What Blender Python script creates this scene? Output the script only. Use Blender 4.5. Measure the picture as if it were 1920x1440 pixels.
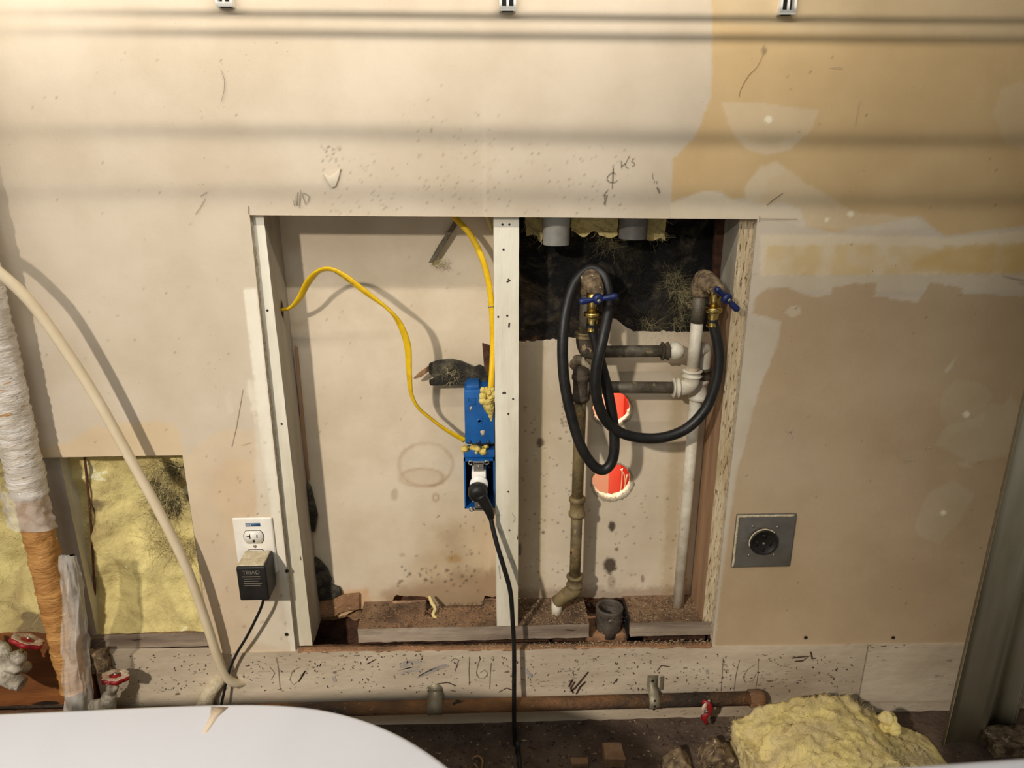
import bpy, bmesh, math, random
import numpy as np
from mathutils import Vector, Matrix
random.seed(7); RNG = np.random.default_rng(7)
for o in list(bpy.data.objects): bpy.data.objects.remove(o)
scene = bpy.context.scene; C = scene.collection

# ------------------------------------------------------------------ camera
F = 1400.0; W2, H2 = 960.0, 720.0
CAM = np.array([0.0, -1.20, 1.40]); PITCH, YAW = math.radians(18.7), math.radians(-2.03)
_f = np.array([-math.sin(YAW)*math.cos(PITCH), math.cos(YAW)*math.cos(PITCH), -math.sin(PITCH)])
_x = np.array([math.cos(YAW), math.sin(YAW), 0.0]); _d = np.cross(_f, _x)
cam = bpy.data.cameras.new('camera'); camo = bpy.data.objects.new('camera', cam); C.objects.link(camo)
camo.matrix_world = Matrix(((_x[0], -_d[0], -_f[0], CAM[0]), (_x[1], -_d[1], -_f[1], CAM[1]), (_x[2], -_d[2], -_f[2], CAM[2]), (0, 0, 0, 1)))
cam.sensor_width = 36.0; cam.lens = 36.0*F/1920.0; cam.clip_start = 0.02
cam.dof.use_dof = True; cam.dof.focus_distance = 1.25; cam.dof.aperture_fstop = 5.0
scene.camera = camo
# ------------------------------------------------------------------ world, lights, exposure
world = bpy.data.worlds.new('world'); scene.world = world; world.use_nodes = True
bg = world.node_tree.nodes['Background']; bg.inputs[0].default_value = (1.0, 0.93, 0.82, 1); bg.inputs[1].default_value = 0.20
def lamp(name, loc, target, power, size, col, sx=None):
    l = bpy.data.lights.new(name, 'AREA'); l.energy = power; l.color = col; l.shape = 'RECTANGLE' if sx else 'DISK'; l.size = size
    if sx: l.size_y = sx
    o = bpy.data.objects.new(name, l); C.objects.link(o); o.location = loc
    o.rotation_euler = (Vector(target)-Vector(loc)).to_track_quat('-Z', 'Y').to_euler(); return o
def spot(name, loc, target, power, radius, angle, blend, col):
    l = bpy.data.lights.new(name, 'SPOT'); l.energy = power; l.color = col; l.shadow_soft_size = radius; l.spot_size = math.radians(angle); l.spot_blend = blend
    o = bpy.data.objects.new(name, l); C.objects.link(o); o.location = loc; o.rotation_euler = (Vector(target)-Vector(loc)).to_track_quat('-Z', 'Y').to_euler(); return o
spot('work_lamp', (-1.15, -2.20, 2.20), (-0.06, 0, 0.14), 262, 0.05, 54, 1.0, (1.0, 0.92, 0.83))
lamp('strip_lamp', (-0.34, -0.45, 1.86), (-0.345, 0, 1.97), 19.0, 1.75, (1.0, 0.92, 0.82), 0.012)
lamp('ceiling_lamp_light', (-0.4, -1.5, 2.35), (-.1, -1.0, 0.9), 5.0, 0.5, (0.66, 0.83, 1.0))
vs = scene.view_settings; vs.view_transform = 'Standard'; vs.look = 'None'; vs.gamma = 1.0; vs.use_curve_mapping = False; vs.exposure = 0.0

# ------------------------------------------------------------------ helpers
def ray(px, py): return _f + _x*((px-W2)/F) + _d*((py-H2)/F)
def P(px, py, Y=0.0):
    r = ray(px, py); return CAM + r*((Y-CAM[1])/r[1])
def PZ(px, py, Z):
    r = ray(px, py); return CAM + r*((Z-CAM[2])/r[2])
def proj(V):
    d = np.asarray(V, float)-CAM; z = d@_f; return W2+F*(d@_x)/z, H2+F*(d@_d)/z
def lin(c):
    c = np.asarray(c, float)/255.0; return np.where(c <= .04045, c/12.92, ((c+.055)/1.055)**2.4)
def rgba(c): return tuple(float(v) for v in lin(c))+(1.0,)

_lat = RNG.random((64, 64, 64)).astype(np.float32)
def vnoise(p, s=1.0, oct=3):
    p = np.asarray(p, float)*s; out = np.zeros(p.shape[:-1]); a = 1.0; t = 0.0
    for k in range(oct):
        q = p*(2**k)+17.3*k; i = np.floor(q).astype(int); f = q-i; f = f*f*(3-2*f); i %= 63
        r = 0
        for dx in (0, 1):
            for dy in (0, 1):
                for dz in (0, 1):
                    w = (f[..., 0] if dx else 1-f[..., 0])*(f[..., 1] if dy else 1-f[..., 1])*(f[..., 2] if dz else 1-f[..., 2])
                    r = r+w*_lat[i[..., 0]+dx, i[..., 1]+dy, i[..., 2]+dz]
        out += a*r; t += a; a *= .5
    return out/t      # 0..1

def nd(nt, t, **kw):
    n = nt.nodes.new(t)
    for k, v in kw.items(): setattr(n, k, v)
    return n
MATS = {}
def M(name, col, col2=None, nscale=25, rng=(.4, .62), rough=.6, metal=0.0, bump=.15, bscale=250, speck=None, stretch=(1, 1, 1), attr=False, speck2=None,
      trans=0.0, alpha=1.0, spec=.4, emit=None, sub=0.0, detail=5.0, distort=0.0):
    m = bpy.data.materials.new(name); m.use_nodes = True; nt = m.node_tree; b = nt.nodes['Principled BSDF']; L = nt.links.new
    tc = nd(nt, 'ShaderNodeTexCoord'); mp = nd(nt, 'ShaderNodeMapping'); mp.inputs['Scale'].default_value = stretch; L(tc.outputs['Object'], mp.inputs['Vector'])
    def noise(s, d=detail, r=.6):
        n = nd(nt, 'ShaderNodeTexNoise'); n.inputs['Scale'].default_value = s; n.inputs['Detail'].default_value = d; n.inputs['Roughness'].default_value = r; n.inputs['Distortion'].default_value = distort if s == nscale else 0.0
        L(mp.outputs[0], n.inputs['Vector']); return n
    def ramp(src, a, c):
        r = nd(nt, 'ShaderNodeMapRange'); r.inputs[1].default_value = a; r.inputs[2].default_value = c; L(src, r.inputs[0]); return r.outputs[0]
    def mix(fac, a, c, blend='MIX'):
        x = nd(nt, 'ShaderNodeMix', data_type='RGBA', blend_type=blend)
        if isinstance(fac, float): x.inputs[0].default_value = fac
        else: L(fac, x.inputs[0])
        for s, v in ((x.inputs[6], a), (x.inputs[7], c)):
            if isinstance(v, tuple): s.default_value = v
            else: L(v, s)
        return x.outputs[2]
    if attr:
        at = nd(nt, 'ShaderNodeAttribute', attribute_name='Col'); base = at.outputs['Color']
        if col2: base = mix(ramp(noise(nscale).outputs[0], *rng), base, mix(1.0, base, rgba(col2), 'MULTIPLY'))
    else:
        base = rgba(col)
        if col2: base = mix(ramp(noise(nscale).outputs[0], *rng), base, rgba(col2))
    for sp in (speck, speck2):
        if sp:
            f = ramp(noise(sp[1], 3.0, .55).outputs[0], sp[2], sp[2]+.035)
            if len(sp) > 3:
                big = ramp(noise(sp[3], 3.0).outputs[0], .48, .62); mu = nd(nt, 'ShaderNodeMath', operation='MULTIPLY'); L(f, mu.inputs[0]); L(big, mu.inputs[1]); f = mu.outputs[0]
            base = mix(f, base, rgba(sp[0]))
    if isinstance(base, tuple): b.inputs['Base Color'].default_value = base
    else: L(base, b.inputs['Base Color'])
    b.inputs['Roughness'].default_value = rough; b.inputs['Metallic'].default_value = metal; b.inputs['Specular IOR Level'].default_value = spec
    b.inputs['Transmission Weight'].default_value = trans; b.inputs['Alpha'].default_value = alpha
    if sub: b.inputs['Subsurface Weight'].default_value = sub; b.inputs['Subsurface Radius'].default_value = (.01, .008, .005)
    if emit: b.inputs['Emission Color'].default_value = rgba(emit[0]); b.inputs['Emission Strength'].default_value = emit[1]
    if bump:
        bn = nd(nt, 'ShaderNodeBump'); bn.inputs['Strength'].default_value = bump; bn.inputs['Distance'].default_value = .004
        L(noise(bscale, 4.0).outputs[0], bn.inputs['Height']); L(bn.outputs[0], b.inputs['Normal'])
    MATS[name] = m; return m

M('drywall', None, (240, 237, 232), nscale=4, attr=True, rough=.62, bump=.10, bscale=160, speck=((120, 100, 78), 260, .715, 4))
M('backboard', None, (236, 233, 226), nscale=5, attr=True, rough=.65, bump=.12, bscale=120, speck=((96, 76, 54), 210, .72, 9))
M('gypsum', (196, 184, 162), (168, 150, 122), nscale=120, rough=.85, bump=.5)
M('white_wood', (228, 222, 202), (206, 196, 170), nscale=14, rough=.55, bump=.15, stretch=(1, 1, .12), speck=((60, 50, 40), 150, .735, 12))
M('crackle_wood', (206, 188, 154), (182, 160, 122), nscale=60, rough=.75, bump=.9, bscale=160, stretch=(1, 1, .2), speck=((120, 94, 62), 330, .60), speck2=((126, 98, 64), 70, .64))
M('raw_wood', (164, 130, 98), (134, 102, 72), nscale=22, rough=.75, bump=.4, bscale=120, stretch=(1, 1, .08))
M('grey_paint_side_shade', (172, 164, 148), (150, 140, 122), nscale=20, rough=.6, bump=.15, stretch=(1, 1, .15))  # grey stud paint, also used as painted shade on stud side faces
M('dirty_plate', (166, 150, 130), (116, 100, 84), nscale=22, rough=.85, bump=.6, bscale=90, stretch=(.10, 1, 1), speck=((56, 44, 34), 90, .66))
M('plate_top', (146, 116, 86), (84, 64, 47), nscale=16, rng=(.38, .66), rough=.95, bump=.9, bscale=200, detail=10, speck=((52, 38, 28), 200, .62))
M('dirty_board', (210, 194, 168), (166, 148, 124), nscale=8, rng=(.36, .68), rough=.75, bump=.35, bscale=90, detail=10, stretch=(.35, 1, 1), speck=((84, 66, 50), 190, .64, 10), speck2=((112, 92, 72), 60, .70))
M('rust_ledge', (172, 128, 90), (118, 88, 62), nscale=24, rng=(.36, .66), rough=.95, bump=.8, bscale=200, detail=10, speck=((206, 188, 160), 260, .66))
M('brown_wood', (150, 92, 44), (104, 60, 28), nscale=14, rough=.7, bump=.4, stretch=(.2, 1, 1), speck=((40, 24, 14), 40, .66))
M('concrete', (104, 86, 70), (74, 58, 46), nscale=12, rough=.95, bump=.9, bscale=90, speck=((150, 132, 110), 200, .68), speck2=((40, 30, 24), 120, .66))
M('black_wool', (16, 14, 12), (82, 72, 56), nscale=13, rng=(.47, .72), rough=.95, bump=1.0, bscale=110, detail=9, distort=2.2, speck=((7, 6, 5), 14, .57))
M('wool_fibre_dark', (58, 51, 40), rough=.9, bump=0)
M('wool_fibre_olive', (74, 67, 49), rough=.9, bump=0)
M('wool_fibre_yellow', (196, 182, 132), rough=.9, bump=0)
M('yellow_wool', (228, 212, 142), (178, 158, 104), nscale=9, rng=(.34, .68), rough=.95, bump=1.0, bscale=70, detail=10, distort=1.2, speck=((136, 118, 82), 8, .61), speck2=((236, 228, 184), 30, .66))
M('batt_wool', (226, 206, 132), (204, 184, 136), nscale=12, rough=.95, bump=1.0, bscale=60, detail=10, distort=.8, speck=((184, 160, 104), 30, .64))
M('galv_pipe', (116, 108, 92), (84, 76, 62), nscale=40, rough=.55, metal=.35, bump=.3, speck=((150, 132, 98), 60, .62))
M('rusty_riser', (136, 118, 80), (96, 82, 58), nscale=30, rough=.6, metal=.2, bump=.35, speck=((170, 140, 84), 50, .58, 20), speck2=((84, 44, 26), 40, .68))
M('iron_fitting', (92, 80, 64), (66, 56, 44), nscale=40, rough=.7, metal=.2, bump=.5, speck=((170, 146, 112), 60, .66))
M('dirty_bib', (150, 128, 98), (84, 68, 50), nscale=60, rough=.65, metal=.25, bump=.7, speck=((196, 178, 148), 90, .62))
M('white_pvc', (216, 208, 188), (190, 180, 156), nscale=30, rough=.5, bump=.15, speck=((120, 100, 70), 90, .70))
M('thread_tape', (190, 174, 144), (130, 108, 80), nscale=60, rough=.8, bump=.8)
M('grey_pvc', (186, 184, 174), (158, 154, 142), nscale=20, rough=.55, bump=.15)
M('grey_pvc_dark', (128, 124, 116), (104, 100, 94), nscale=20, rough=.55, bump=.15)
M('abs_drain', (92, 82, 70), (66, 58, 50), nscale=40, rough=.6, bump=.3, speck=((140, 120, 92), 90, .66))
M('brass', (206, 182, 112), (176, 146, 78), nscale=60, rough=.25, metal=1.0, bump=.1)
M('blue_handle', (26, 42, 96), (18, 30, 74), nscale=40, rough=.4, bump=.1)
M('steel', (170, 166, 156), (140, 134, 122), nscale=60, rough=.4, metal=.8, bump=.1)
M('black_rubber', (22, 21, 20), (34, 32, 30), nscale=40, rough=.42, bump=.15, speck=((70, 66, 58), 180, .72))
M('black_plastic', (24, 22, 20), (34, 31, 28), nscale=40, rough=.5, bump=.1, speck=((110, 100, 84), 300, .74))
M('slot_black', (16, 14, 13), rough=.7, bump=0)
M('dust', (226, 212, 180), (204, 186, 150), nscale=80, rough=.95, bump=.9, bscale=400)
M('print_grey', (120, 112, 100), rough=.8, bump=0)
M('white_plastic', (238, 234, 224), (228, 220, 204), nscale=20, rough=.4, bump=.05, speck=((180, 160, 130), 300, .72))
M('sticker_blue', (62, 96, 132), rough=.5, bump=0)
M('yellow_jacket', (230, 190, 24), (214, 170, 14), nscale=50, rough=.35, bump=.05)
M('blue_box', (26, 92, 158), (20, 80, 142), nscale=30, rough=.38, bump=.1, speck=((150, 170, 186), 120, .73))
M('blue_box_shaded', (20, 50, 84), rough=.5, bump=.1)  # darker copy of the box blue, shade put into the colour
M('foam', (228, 206, 120), (206, 180, 86), nscale=60, rough=.8, bump=.8)
M('black_paper', (40, 36, 30), (98, 92, 74), nscale=36, rng=(.45, .7), rough=.9, bump=.9, bscale=150)
M('brown_paper', (150, 116, 82), (122, 92, 62), nscale=20, rough=.8, bump=.3)
M('dark_bark', (92, 60, 40), (60, 38, 26), nscale=60, rough=.9, bump=.9)
M('grey_strip', (122, 112, 92), (88, 80, 64), nscale=60, rough=.85, bump=.6)
M('grey_plate', (124, 120, 112), (112, 108, 100), nscale=30, rough=.5, metal=.5, bump=.1, speck=((196, 186, 164), 160, .73))
M('tube_plastic', (224, 208, 176), (216, 198, 164), nscale=10, rough=.35, bump=0, sub=.3, spec=.5)
M('pipe_wrap_white', (226, 218, 206), (196, 184, 166), nscale=24, rough=.35, bump=.9, bscale=60, stretch=(1, 1, 3.5), speck=((182, 140, 90), 22, .66), speck2=((90, 76, 60), 70, .71))
M('pipe_wrap_orange', (200, 148, 84), (158, 106, 52), nscale=16, rng=(.36, .66), rough=.6, bump=1.0, bscale=50, detail=9, stretch=(1, 1, 3), speck=((228, 200, 150), 50, .68))
M('clear_plastic', (236, 230, 218), (214, 204, 190), nscale=20, rough=.12, alpha=.42, bump=.6, bscale=60, spec=.8)
M('valve_body', (206, 196, 176), (140, 128, 108), nscale=50, rough=.7, metal=.2, bump=.5)
M('red_paint', (150, 26, 28), (116, 18, 22), nscale=40, rough=.45, bump=.2, speck=((210, 190, 166), 120, .70))
M('dusty_red', (216, 198, 172), (186, 150, 128), nscale=60, rough=.9, bump=.7, speck=((150, 30, 30), 60, .66))
M('rusty_pipe', (150, 106, 66), (72, 60, 50), nscale=12, rng=(.38, .62), rough=.9, metal=.05, bump=.9, bscale=200, detail=10, stretch=(.5, 1, 1), speck=((160, 134, 102), 230, .66), speck2=((50, 42, 36), 60, .66))
M('strap_metal', (150, 140, 116), (122, 112, 90), nscale=40, rough=.55, metal=.5, bump=.2)
M('galv_sheet', (198, 191, 166), (170, 163, 138), nscale=10, rough=.36, metal=.35, bump=.05, bscale=40, stretch=(1, 1, .2), speck=((206, 196, 168), 400, .76))
M('white_enamel', (226, 228, 234), rough=.22, bump=.02, spec=.5)
M('smear', (206, 186, 160), rough=.7, bump=.3)
M('red_bin', (206, 36, 20), rough=.4, bump=0)
M('bin_line', (250, 230, 214), rough=.5, bump=0)
M('peach_wall', (246, 206, 170), rough=.7, bump=0)
M('pencil', (126, 114, 98), rough=.8, bump=0)
M('pencil_dark', (104, 90, 74), rough=.8, bump=0)
M('smudge_blue', (156, 148, 140), (176, 164, 148), nscale=80, rough=.8, bump=.1)
M('scar', (74, 50, 34), (50, 36, 26), nscale=60, rough=.9, bump=.6)
M('mold', (62, 46, 34), (84, 66, 48), nscale=80, rough=.95, bump=.6)
M('screw', (40, 34, 30), rough=.6, metal=.3, bump=0)
M('debris', (176, 152, 118), (112, 88, 62), nscale=120, rough=.95, bump=0)
M('dark_debris', (84, 62, 46), (50, 36, 28), nscale=120, rough=.95, bump=0)
M('red_wire', (92, 52, 34), rough=.7, bump=0)
M('standard_white', (230, 228, 220), rough=.4, bump=0)
M('wire_white', (226, 222, 210), rough=.4, bump=0)

class G:
    def __init__(s): s.v = []; s.f = []
    def add(s, v, f):
        n = len(s.v); s.v += [tuple(map(float, p)) for p in v]; s.f += [tuple(i+n for i in q) for q in f]; return s
WL = {}
def setp(o, label=None, cat=None, group=None, kind=None):
    if label: o['label'] = label
    if cat: o['category'] = cat
    if group: o['group'] = group
    if kind: o['kind'] = kind
    return o
def thing(name, label, cat, loc, group=None):
    o = bpy.data.objects.new(name, None); C.objects.link(o); o.location = loc; o.empty_display_size = .02; WL[o.name] = np.array(loc, float)
    return setp(o, label, cat, group)
def mk(name, g, mat, parent=None, label=None, cat=None, group=None, kind=None, smooth=True, cols=None, mats=None, fmat=None):
    v = np.array(g.v if isinstance(g, G) else g[0], float); f = g.f if isinstance(g, G) else g[1]
    me = bpy.data.meshes.new(name)
    base = WL[parent.name] if parent is not None else np.array([(v[:, 0].min()+v[:, 0].max())/2, (v[:, 1].min()+v[:, 1].max())/2, v[:, 2].min()])
    me.from_pydata((v-base).tolist(), [], f if isinstance(f, list) else f.tolist())
    for mm in (mats or [mat]): me.materials.append(MATS[mm])
    if fmat is not None: me.polygons.foreach_set('material_index', np.asarray(fmat, dtype=np.int32))
    me.polygons.foreach_set('use_smooth', [smooth]*len(me.polygons))
    if cols is not None:
        a = me.color_attributes.new('Col', 'FLOAT_COLOR', 'POINT'); c = np.ones((len(v), 4), np.float32); c[:, :3] = cols; a.data.foreach_set('color', c.ravel())
    me.update()
    o = bpy.data.objects.new(name, me); C.objects.link(o)
    if parent is not None: o.parent = parent; WL[o.name] = base
    else: o.location = base; WL[o.name] = base
    return setp(o, label, cat, group, kind)
def hexa(g, a, b):      # a: 4 pts ring, b: 4 pts ring
    return g.add(list(a)+list(b), [(3, 2, 1, 0), (4, 5, 6, 7), (0, 1, 5, 4), (1, 2, 6, 5), (2, 3, 7, 6), (3, 0, 4, 7)])
def box(x0, x1, y0, y1, z0, z1, g=None):
    g = g or G(); return hexa(g, [(x0, y0, z0), (x1, y0, z0), (x1, y1, z0), (x0, y1, z0)], [(x0, y0, z1), (x1, y0, z1), (x1, y1, z1), (x0, y1, z1)])
def bevel(g, w=.001, seg=2):
    bm = bmesh.new(); vs_ = [bm.verts.new(p) for p in g.v]
    for f in g.f:
        try: bm.faces.new([vs_[i] for i in f])
        except ValueError: pass
    bmesh.ops.recalc_face_normals(bm, faces=bm.faces)
    bmesh.ops.bevel(bm, geom=[e for e in bm.edges if len(e.link_faces) == 2 and e.calc_face_angle(0) > .4], offset=w, segments=seg, affect='EDGES', profile=.6)
    bm.verts.index_update(); o = G(); o.v = [tuple(v.co) for v in bm.verts]; o.f = [tuple(v.index for v in f.verts) for f in bm.faces]; bm.free(); return o
def rbox(x0, x1, y0, y1, z0, z1, cell=.012, jit=.001, seed=0, xt=None):
    """rough board: gridded box with noise on its faces. xt: x shift at top"""
    def n(a, b): return max(1, int(round(abs(b-a)/cell)))
    nx, ny, nz = min(n(x0, x1), 140), n(y0, y1), min(n(z0, z1), 120)
    idx = {}; g = G()
    def vid(i, j, k):
        if (i, j, k) not in idx:
            p = np.array([x0+(x1-x0)*i/nx, y0+(y1-y0)*j/ny, z0+(z1-z0)*k/nz])
            if xt: p[0] += xt*k/nz
            idx[(i, j, k)] = len(g.v); g.v.append(tuple(p))
        return idx[(i, j, k)]
    for i in range(nx):
        for j in range(ny):
            g.f += [(vid(i, j, 0), vid(i, j+1, 0), vid(i+1, j+1, 0), vid(i+1, j, 0)), (vid(i, j, nz), vid(i+1, j, nz), vid(i+1, j+1, nz), vid(i, j+1, nz))]
    for i in range(nx):
        for k in range(nz):
            g.f += [(vid(i, 0, k), vid(i+1, 0, k), vid(i+1, 0, k+1), vid(i, 0, k+1)), (vid(i, ny, k), vid(i, ny, k+1), vid(i+1, ny, k+1), vid(i+1, ny, k))]
    for j in range(ny):
        for k in range(nz):
            g.f += [(vid(0, j, k), vid(0, j, k+1), vid(0, j+1, k+1), vid(0, j+1, k)), (vid(nx, j, k), vid(nx, j+1, k), vid(nx, j+1, k+1), vid(nx, j, k+1))]
    v = np.array(g.v); d = np.stack([vnoise(v+seed+9.1*q, 60, 3)-.5 for q in range(3)], -1); g.v = [tuple(p) for p in v+d*2*jit]; return g
def prism(front, back):     # two matching rings
    n = len(front); g = G(); g.v = [tuple(map(float, p)) for p in list(front)+list(back)]
    g.f = [tuple(range(n)), tuple(range(2*n-1, n-1, -1))]+[(i, i+n, (i+1) % n+n, (i+1) % n) for i in range(n)]; return g
def pxprism(pts, Y0, Y1, persp=False):  # px outline on plane Y0, pushed back square to Y1
    a = [P(x, y, Y0) for x, y in pts]; b = [(p[0], Y1, p[2]) for p in a]; return prism(a, b)
def catmull(pts, per=8):
    p = [np.array(q, float) for q in pts]; p = [2*p[0]-p[1]]+p+[2*p[-1]-p[-2]]; out = []
    for i in range(1, len(p)-2):
        for k in range(per):
            t = k/per; a, b, c, d = p[i-1:i+3]
            out.append(.5*((2*b)+(c-a)*t+(2*a-5*b+4*c-d)*t*t+(3*b-a-3*c+d)*t**3))
    out.append(p[-2]); return np.array(out)
def tube(pts, r, seg=12, per=8, g=None, flat=1.0, twist=None, caps=True, smooth=True, rj=0.0):
    """pts control points; r scalar or per-control list; flat: second radius ratio; twist per-control radians"""
    g = g or G(); q = catmull(pts, per) if smooth and len(pts) > 2 else np.array(pts, float); n = len(q); u = np.linspace(0, len(pts)-1, n)
    rr = np.interp(u, range(len(pts)), r) if not np.isscalar(r) else np.full(n, r); tw = np.interp(u, range(len(pts)), twist) if twist is not None else np.zeros(n)
    T = np.gradient(q, axis=0); T /= np.linalg.norm(T, axis=1)[:, None]+1e-12
    a = np.array([0, 1., 0]) if abs(T[0][1]) < .9 else np.array([1., 0, 0]); N = a-T[0]*(a@T[0]); N /= np.linalg.norm(N); b0 = len(g.v)
    for i in range(n):
        N = N-T[i]*(N@T[i]); N /= np.linalg.norm(N)+1e-12; B = np.cross(T[i], N)
        for k in range(seg):
            th = 2*math.pi*k/seg; c, s = math.cos(th)*flat, math.sin(th); ct, st = math.cos(tw[i]), math.sin(tw[i])
            g.v.append(tuple(q[i]+rr[i]*(1+rj*(random.random()-.5))*((c*ct-s*st)*N+(c*st+s*ct)*B)))
    for i in range(n-1):
        for k in range(seg):
            g.f.append((b0+i*seg+k, b0+i*seg+(k+1) % seg, b0+(i+1)*seg+(k+1) % seg, b0+(i+1)*seg+k))
    if caps: g.f.append(tuple(b0+k for k in range(seg-1, -1, -1))); g.f.append(tuple(b0+(n-1)*seg+k for k in range(seg)))
    return g
def lathe(o, axis, prof, seg=24, g=None, caps=True, rmod=None):
    """prof: (t along axis, radius)"""
    g = g or G(); o = np.array(o, float); A = np.array(axis, float); A /= np.linalg.norm(A); a = np.array([0, 0, 1.]) if abs(A[2]) < .9 else np.array([1., 0, 0])
    N = a-A*(a@A); N /= np.linalg.norm(N); B = np.cross(A, N); b0 = len(g.v)
    for t, r in prof:
        for k in range(seg):
            th = 2*math.pi*k/seg; r_ = r*(rmod(th) if rmod else 1); g.v.append(tuple(o+A*t+r_*(math.cos(th)*N+math.sin(th)*B)))
    for i in range(len(prof)-1):
        for k in range(seg): g.f.append((b0+i*seg+k, b0+i*seg+(k+1) % seg, b0+(i+1)*seg+(k+1) % seg, b0+(i+1)*seg+k))
    if caps: g.f.append(tuple(b0+k for k in range(seg-1, -1, -1))); g.f.append(tuple(b0+(len(prof)-1)*seg+k for k in range(seg)))
    return g
def between(a, b, prof01, g=None, seg=20, rmod=None):
    a = np.array(a, float); b = np.array(b, float); L = np.linalg.norm(b-a); return lathe(a, b-a, [(t*L, r) for t, r in prof01], seg, g, rmod=rmod)
def pipe_fit(a, b, r, g=None, bead=.0025, seg=20):     # a socket fitting with beaded rims from a to b
    return between(a, b, [(0, r*.8), (0, r), (.08, r+bead), (.2, r+bead), (.24, r), (.76, r), (.8, r+bead), (.92, r+bead), (1, r), (1, r*.8)], g, seg)
def stroke(pts, w, Y, g=None, taper=True):    # pencil stroke ribbon, px points, on plane Y facing the room
    g = g or G(); q = np.array([P(x, y, Y) for x, y in pts]); n = len(q); b0 = len(g.v)
    T = np.gradient(q, axis=0); T /= np.linalg.norm(T, axis=1)[:, None]+1e-12
    for i in range(n):
        s = np.array([-T[i][2], 0, T[i][0]])*w*.5*(1 if not taper else (.6+.4*math.sin(math.pi*(i+.5)/n)))
        g.v += [tuple(q[i]+s), tuple(q[i]-s)]
    for i in range(n-1): g.f.append((b0+2*i, b0+2*i+1, b0+2*i+3, b0+2*i+2))
    return g
def blob(pts, Y, th=.0006, g=None, jit=1.5, sub=4):     # thin raised patch with a ragged px outline
    out = []
    for i in range(len(pts)):
        a, b = np.array(pts[i], float), np.array(pts[(i+1) % len(pts)], float)
        for k in range(sub): out.append(a+(b-a)*k/sub+RNG.normal(0, jit, 2)*.5)
    f = [P(x, y, Y) for x, y in out]; p = prism([(q[0], Y-th, q[2]) for q in f], [(q[0], Y, q[2]) for q in f]); g = g or G(); return g.add(p.v, p.f)
def fibres(n, sampler, length, width, curl=.6, g=None, seg=4):
    g = g or G()
    for _ in range(n):
        p, nrm = sampler(); d = RNG.normal(0, 1, 3)+np.array(nrm)*.8; d /= np.linalg.norm(d); L = length*(.4+RNG.random()*1.1)/seg; w = width*(.6+.8*RNG.random())
        b0 = len(g.v); s = np.cross(d, RNG.normal(0, 1, 3)); s /= np.linalg.norm(s)+1e-9; p = np.array(p, float)
        for k in range(seg+1):
            ww = w*(1-.7*k/seg); g.v += [tuple(p+s*ww), tuple(p-s*ww)]; d = d+RNG.normal(0, curl, 3)*.6; d /= np.linalg.norm(d); p = p+d*L
        for k in range(seg): g.f.append((b0+2*k, b0+2*k+1, b0+2*k+3, b0+2*k+2))
    return g
def textmesh(s, size, origin, xd, zd, depth=.0003):
    cu = bpy.data.curves.new('lettering', 'FONT'); cu.body = s; cu.size = size; cu.extrude = depth; cu.align_x = 'CENTER'
    o = bpy.data.objects.new('lettering', cu); C.objects.link(o); dg = bpy.context.evaluated_depsgraph_get(); me = bpy.data.meshes.new_from_object(o.evaluated_get(dg))
    xd, zd, o_ = np.array(xd, float), np.array(zd, float), np.array(origin, float); yd = np.cross(xd, zd); g = G()
    g.add([o_+xd*v.co[0]+zd*v.co[1]+yd*v.co[2] for v in me.vertices], [tuple(p.vertices) for p in me.polygons])
    bpy.data.objects.remove(o); bpy.data.meshes.remove(me); return g

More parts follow.
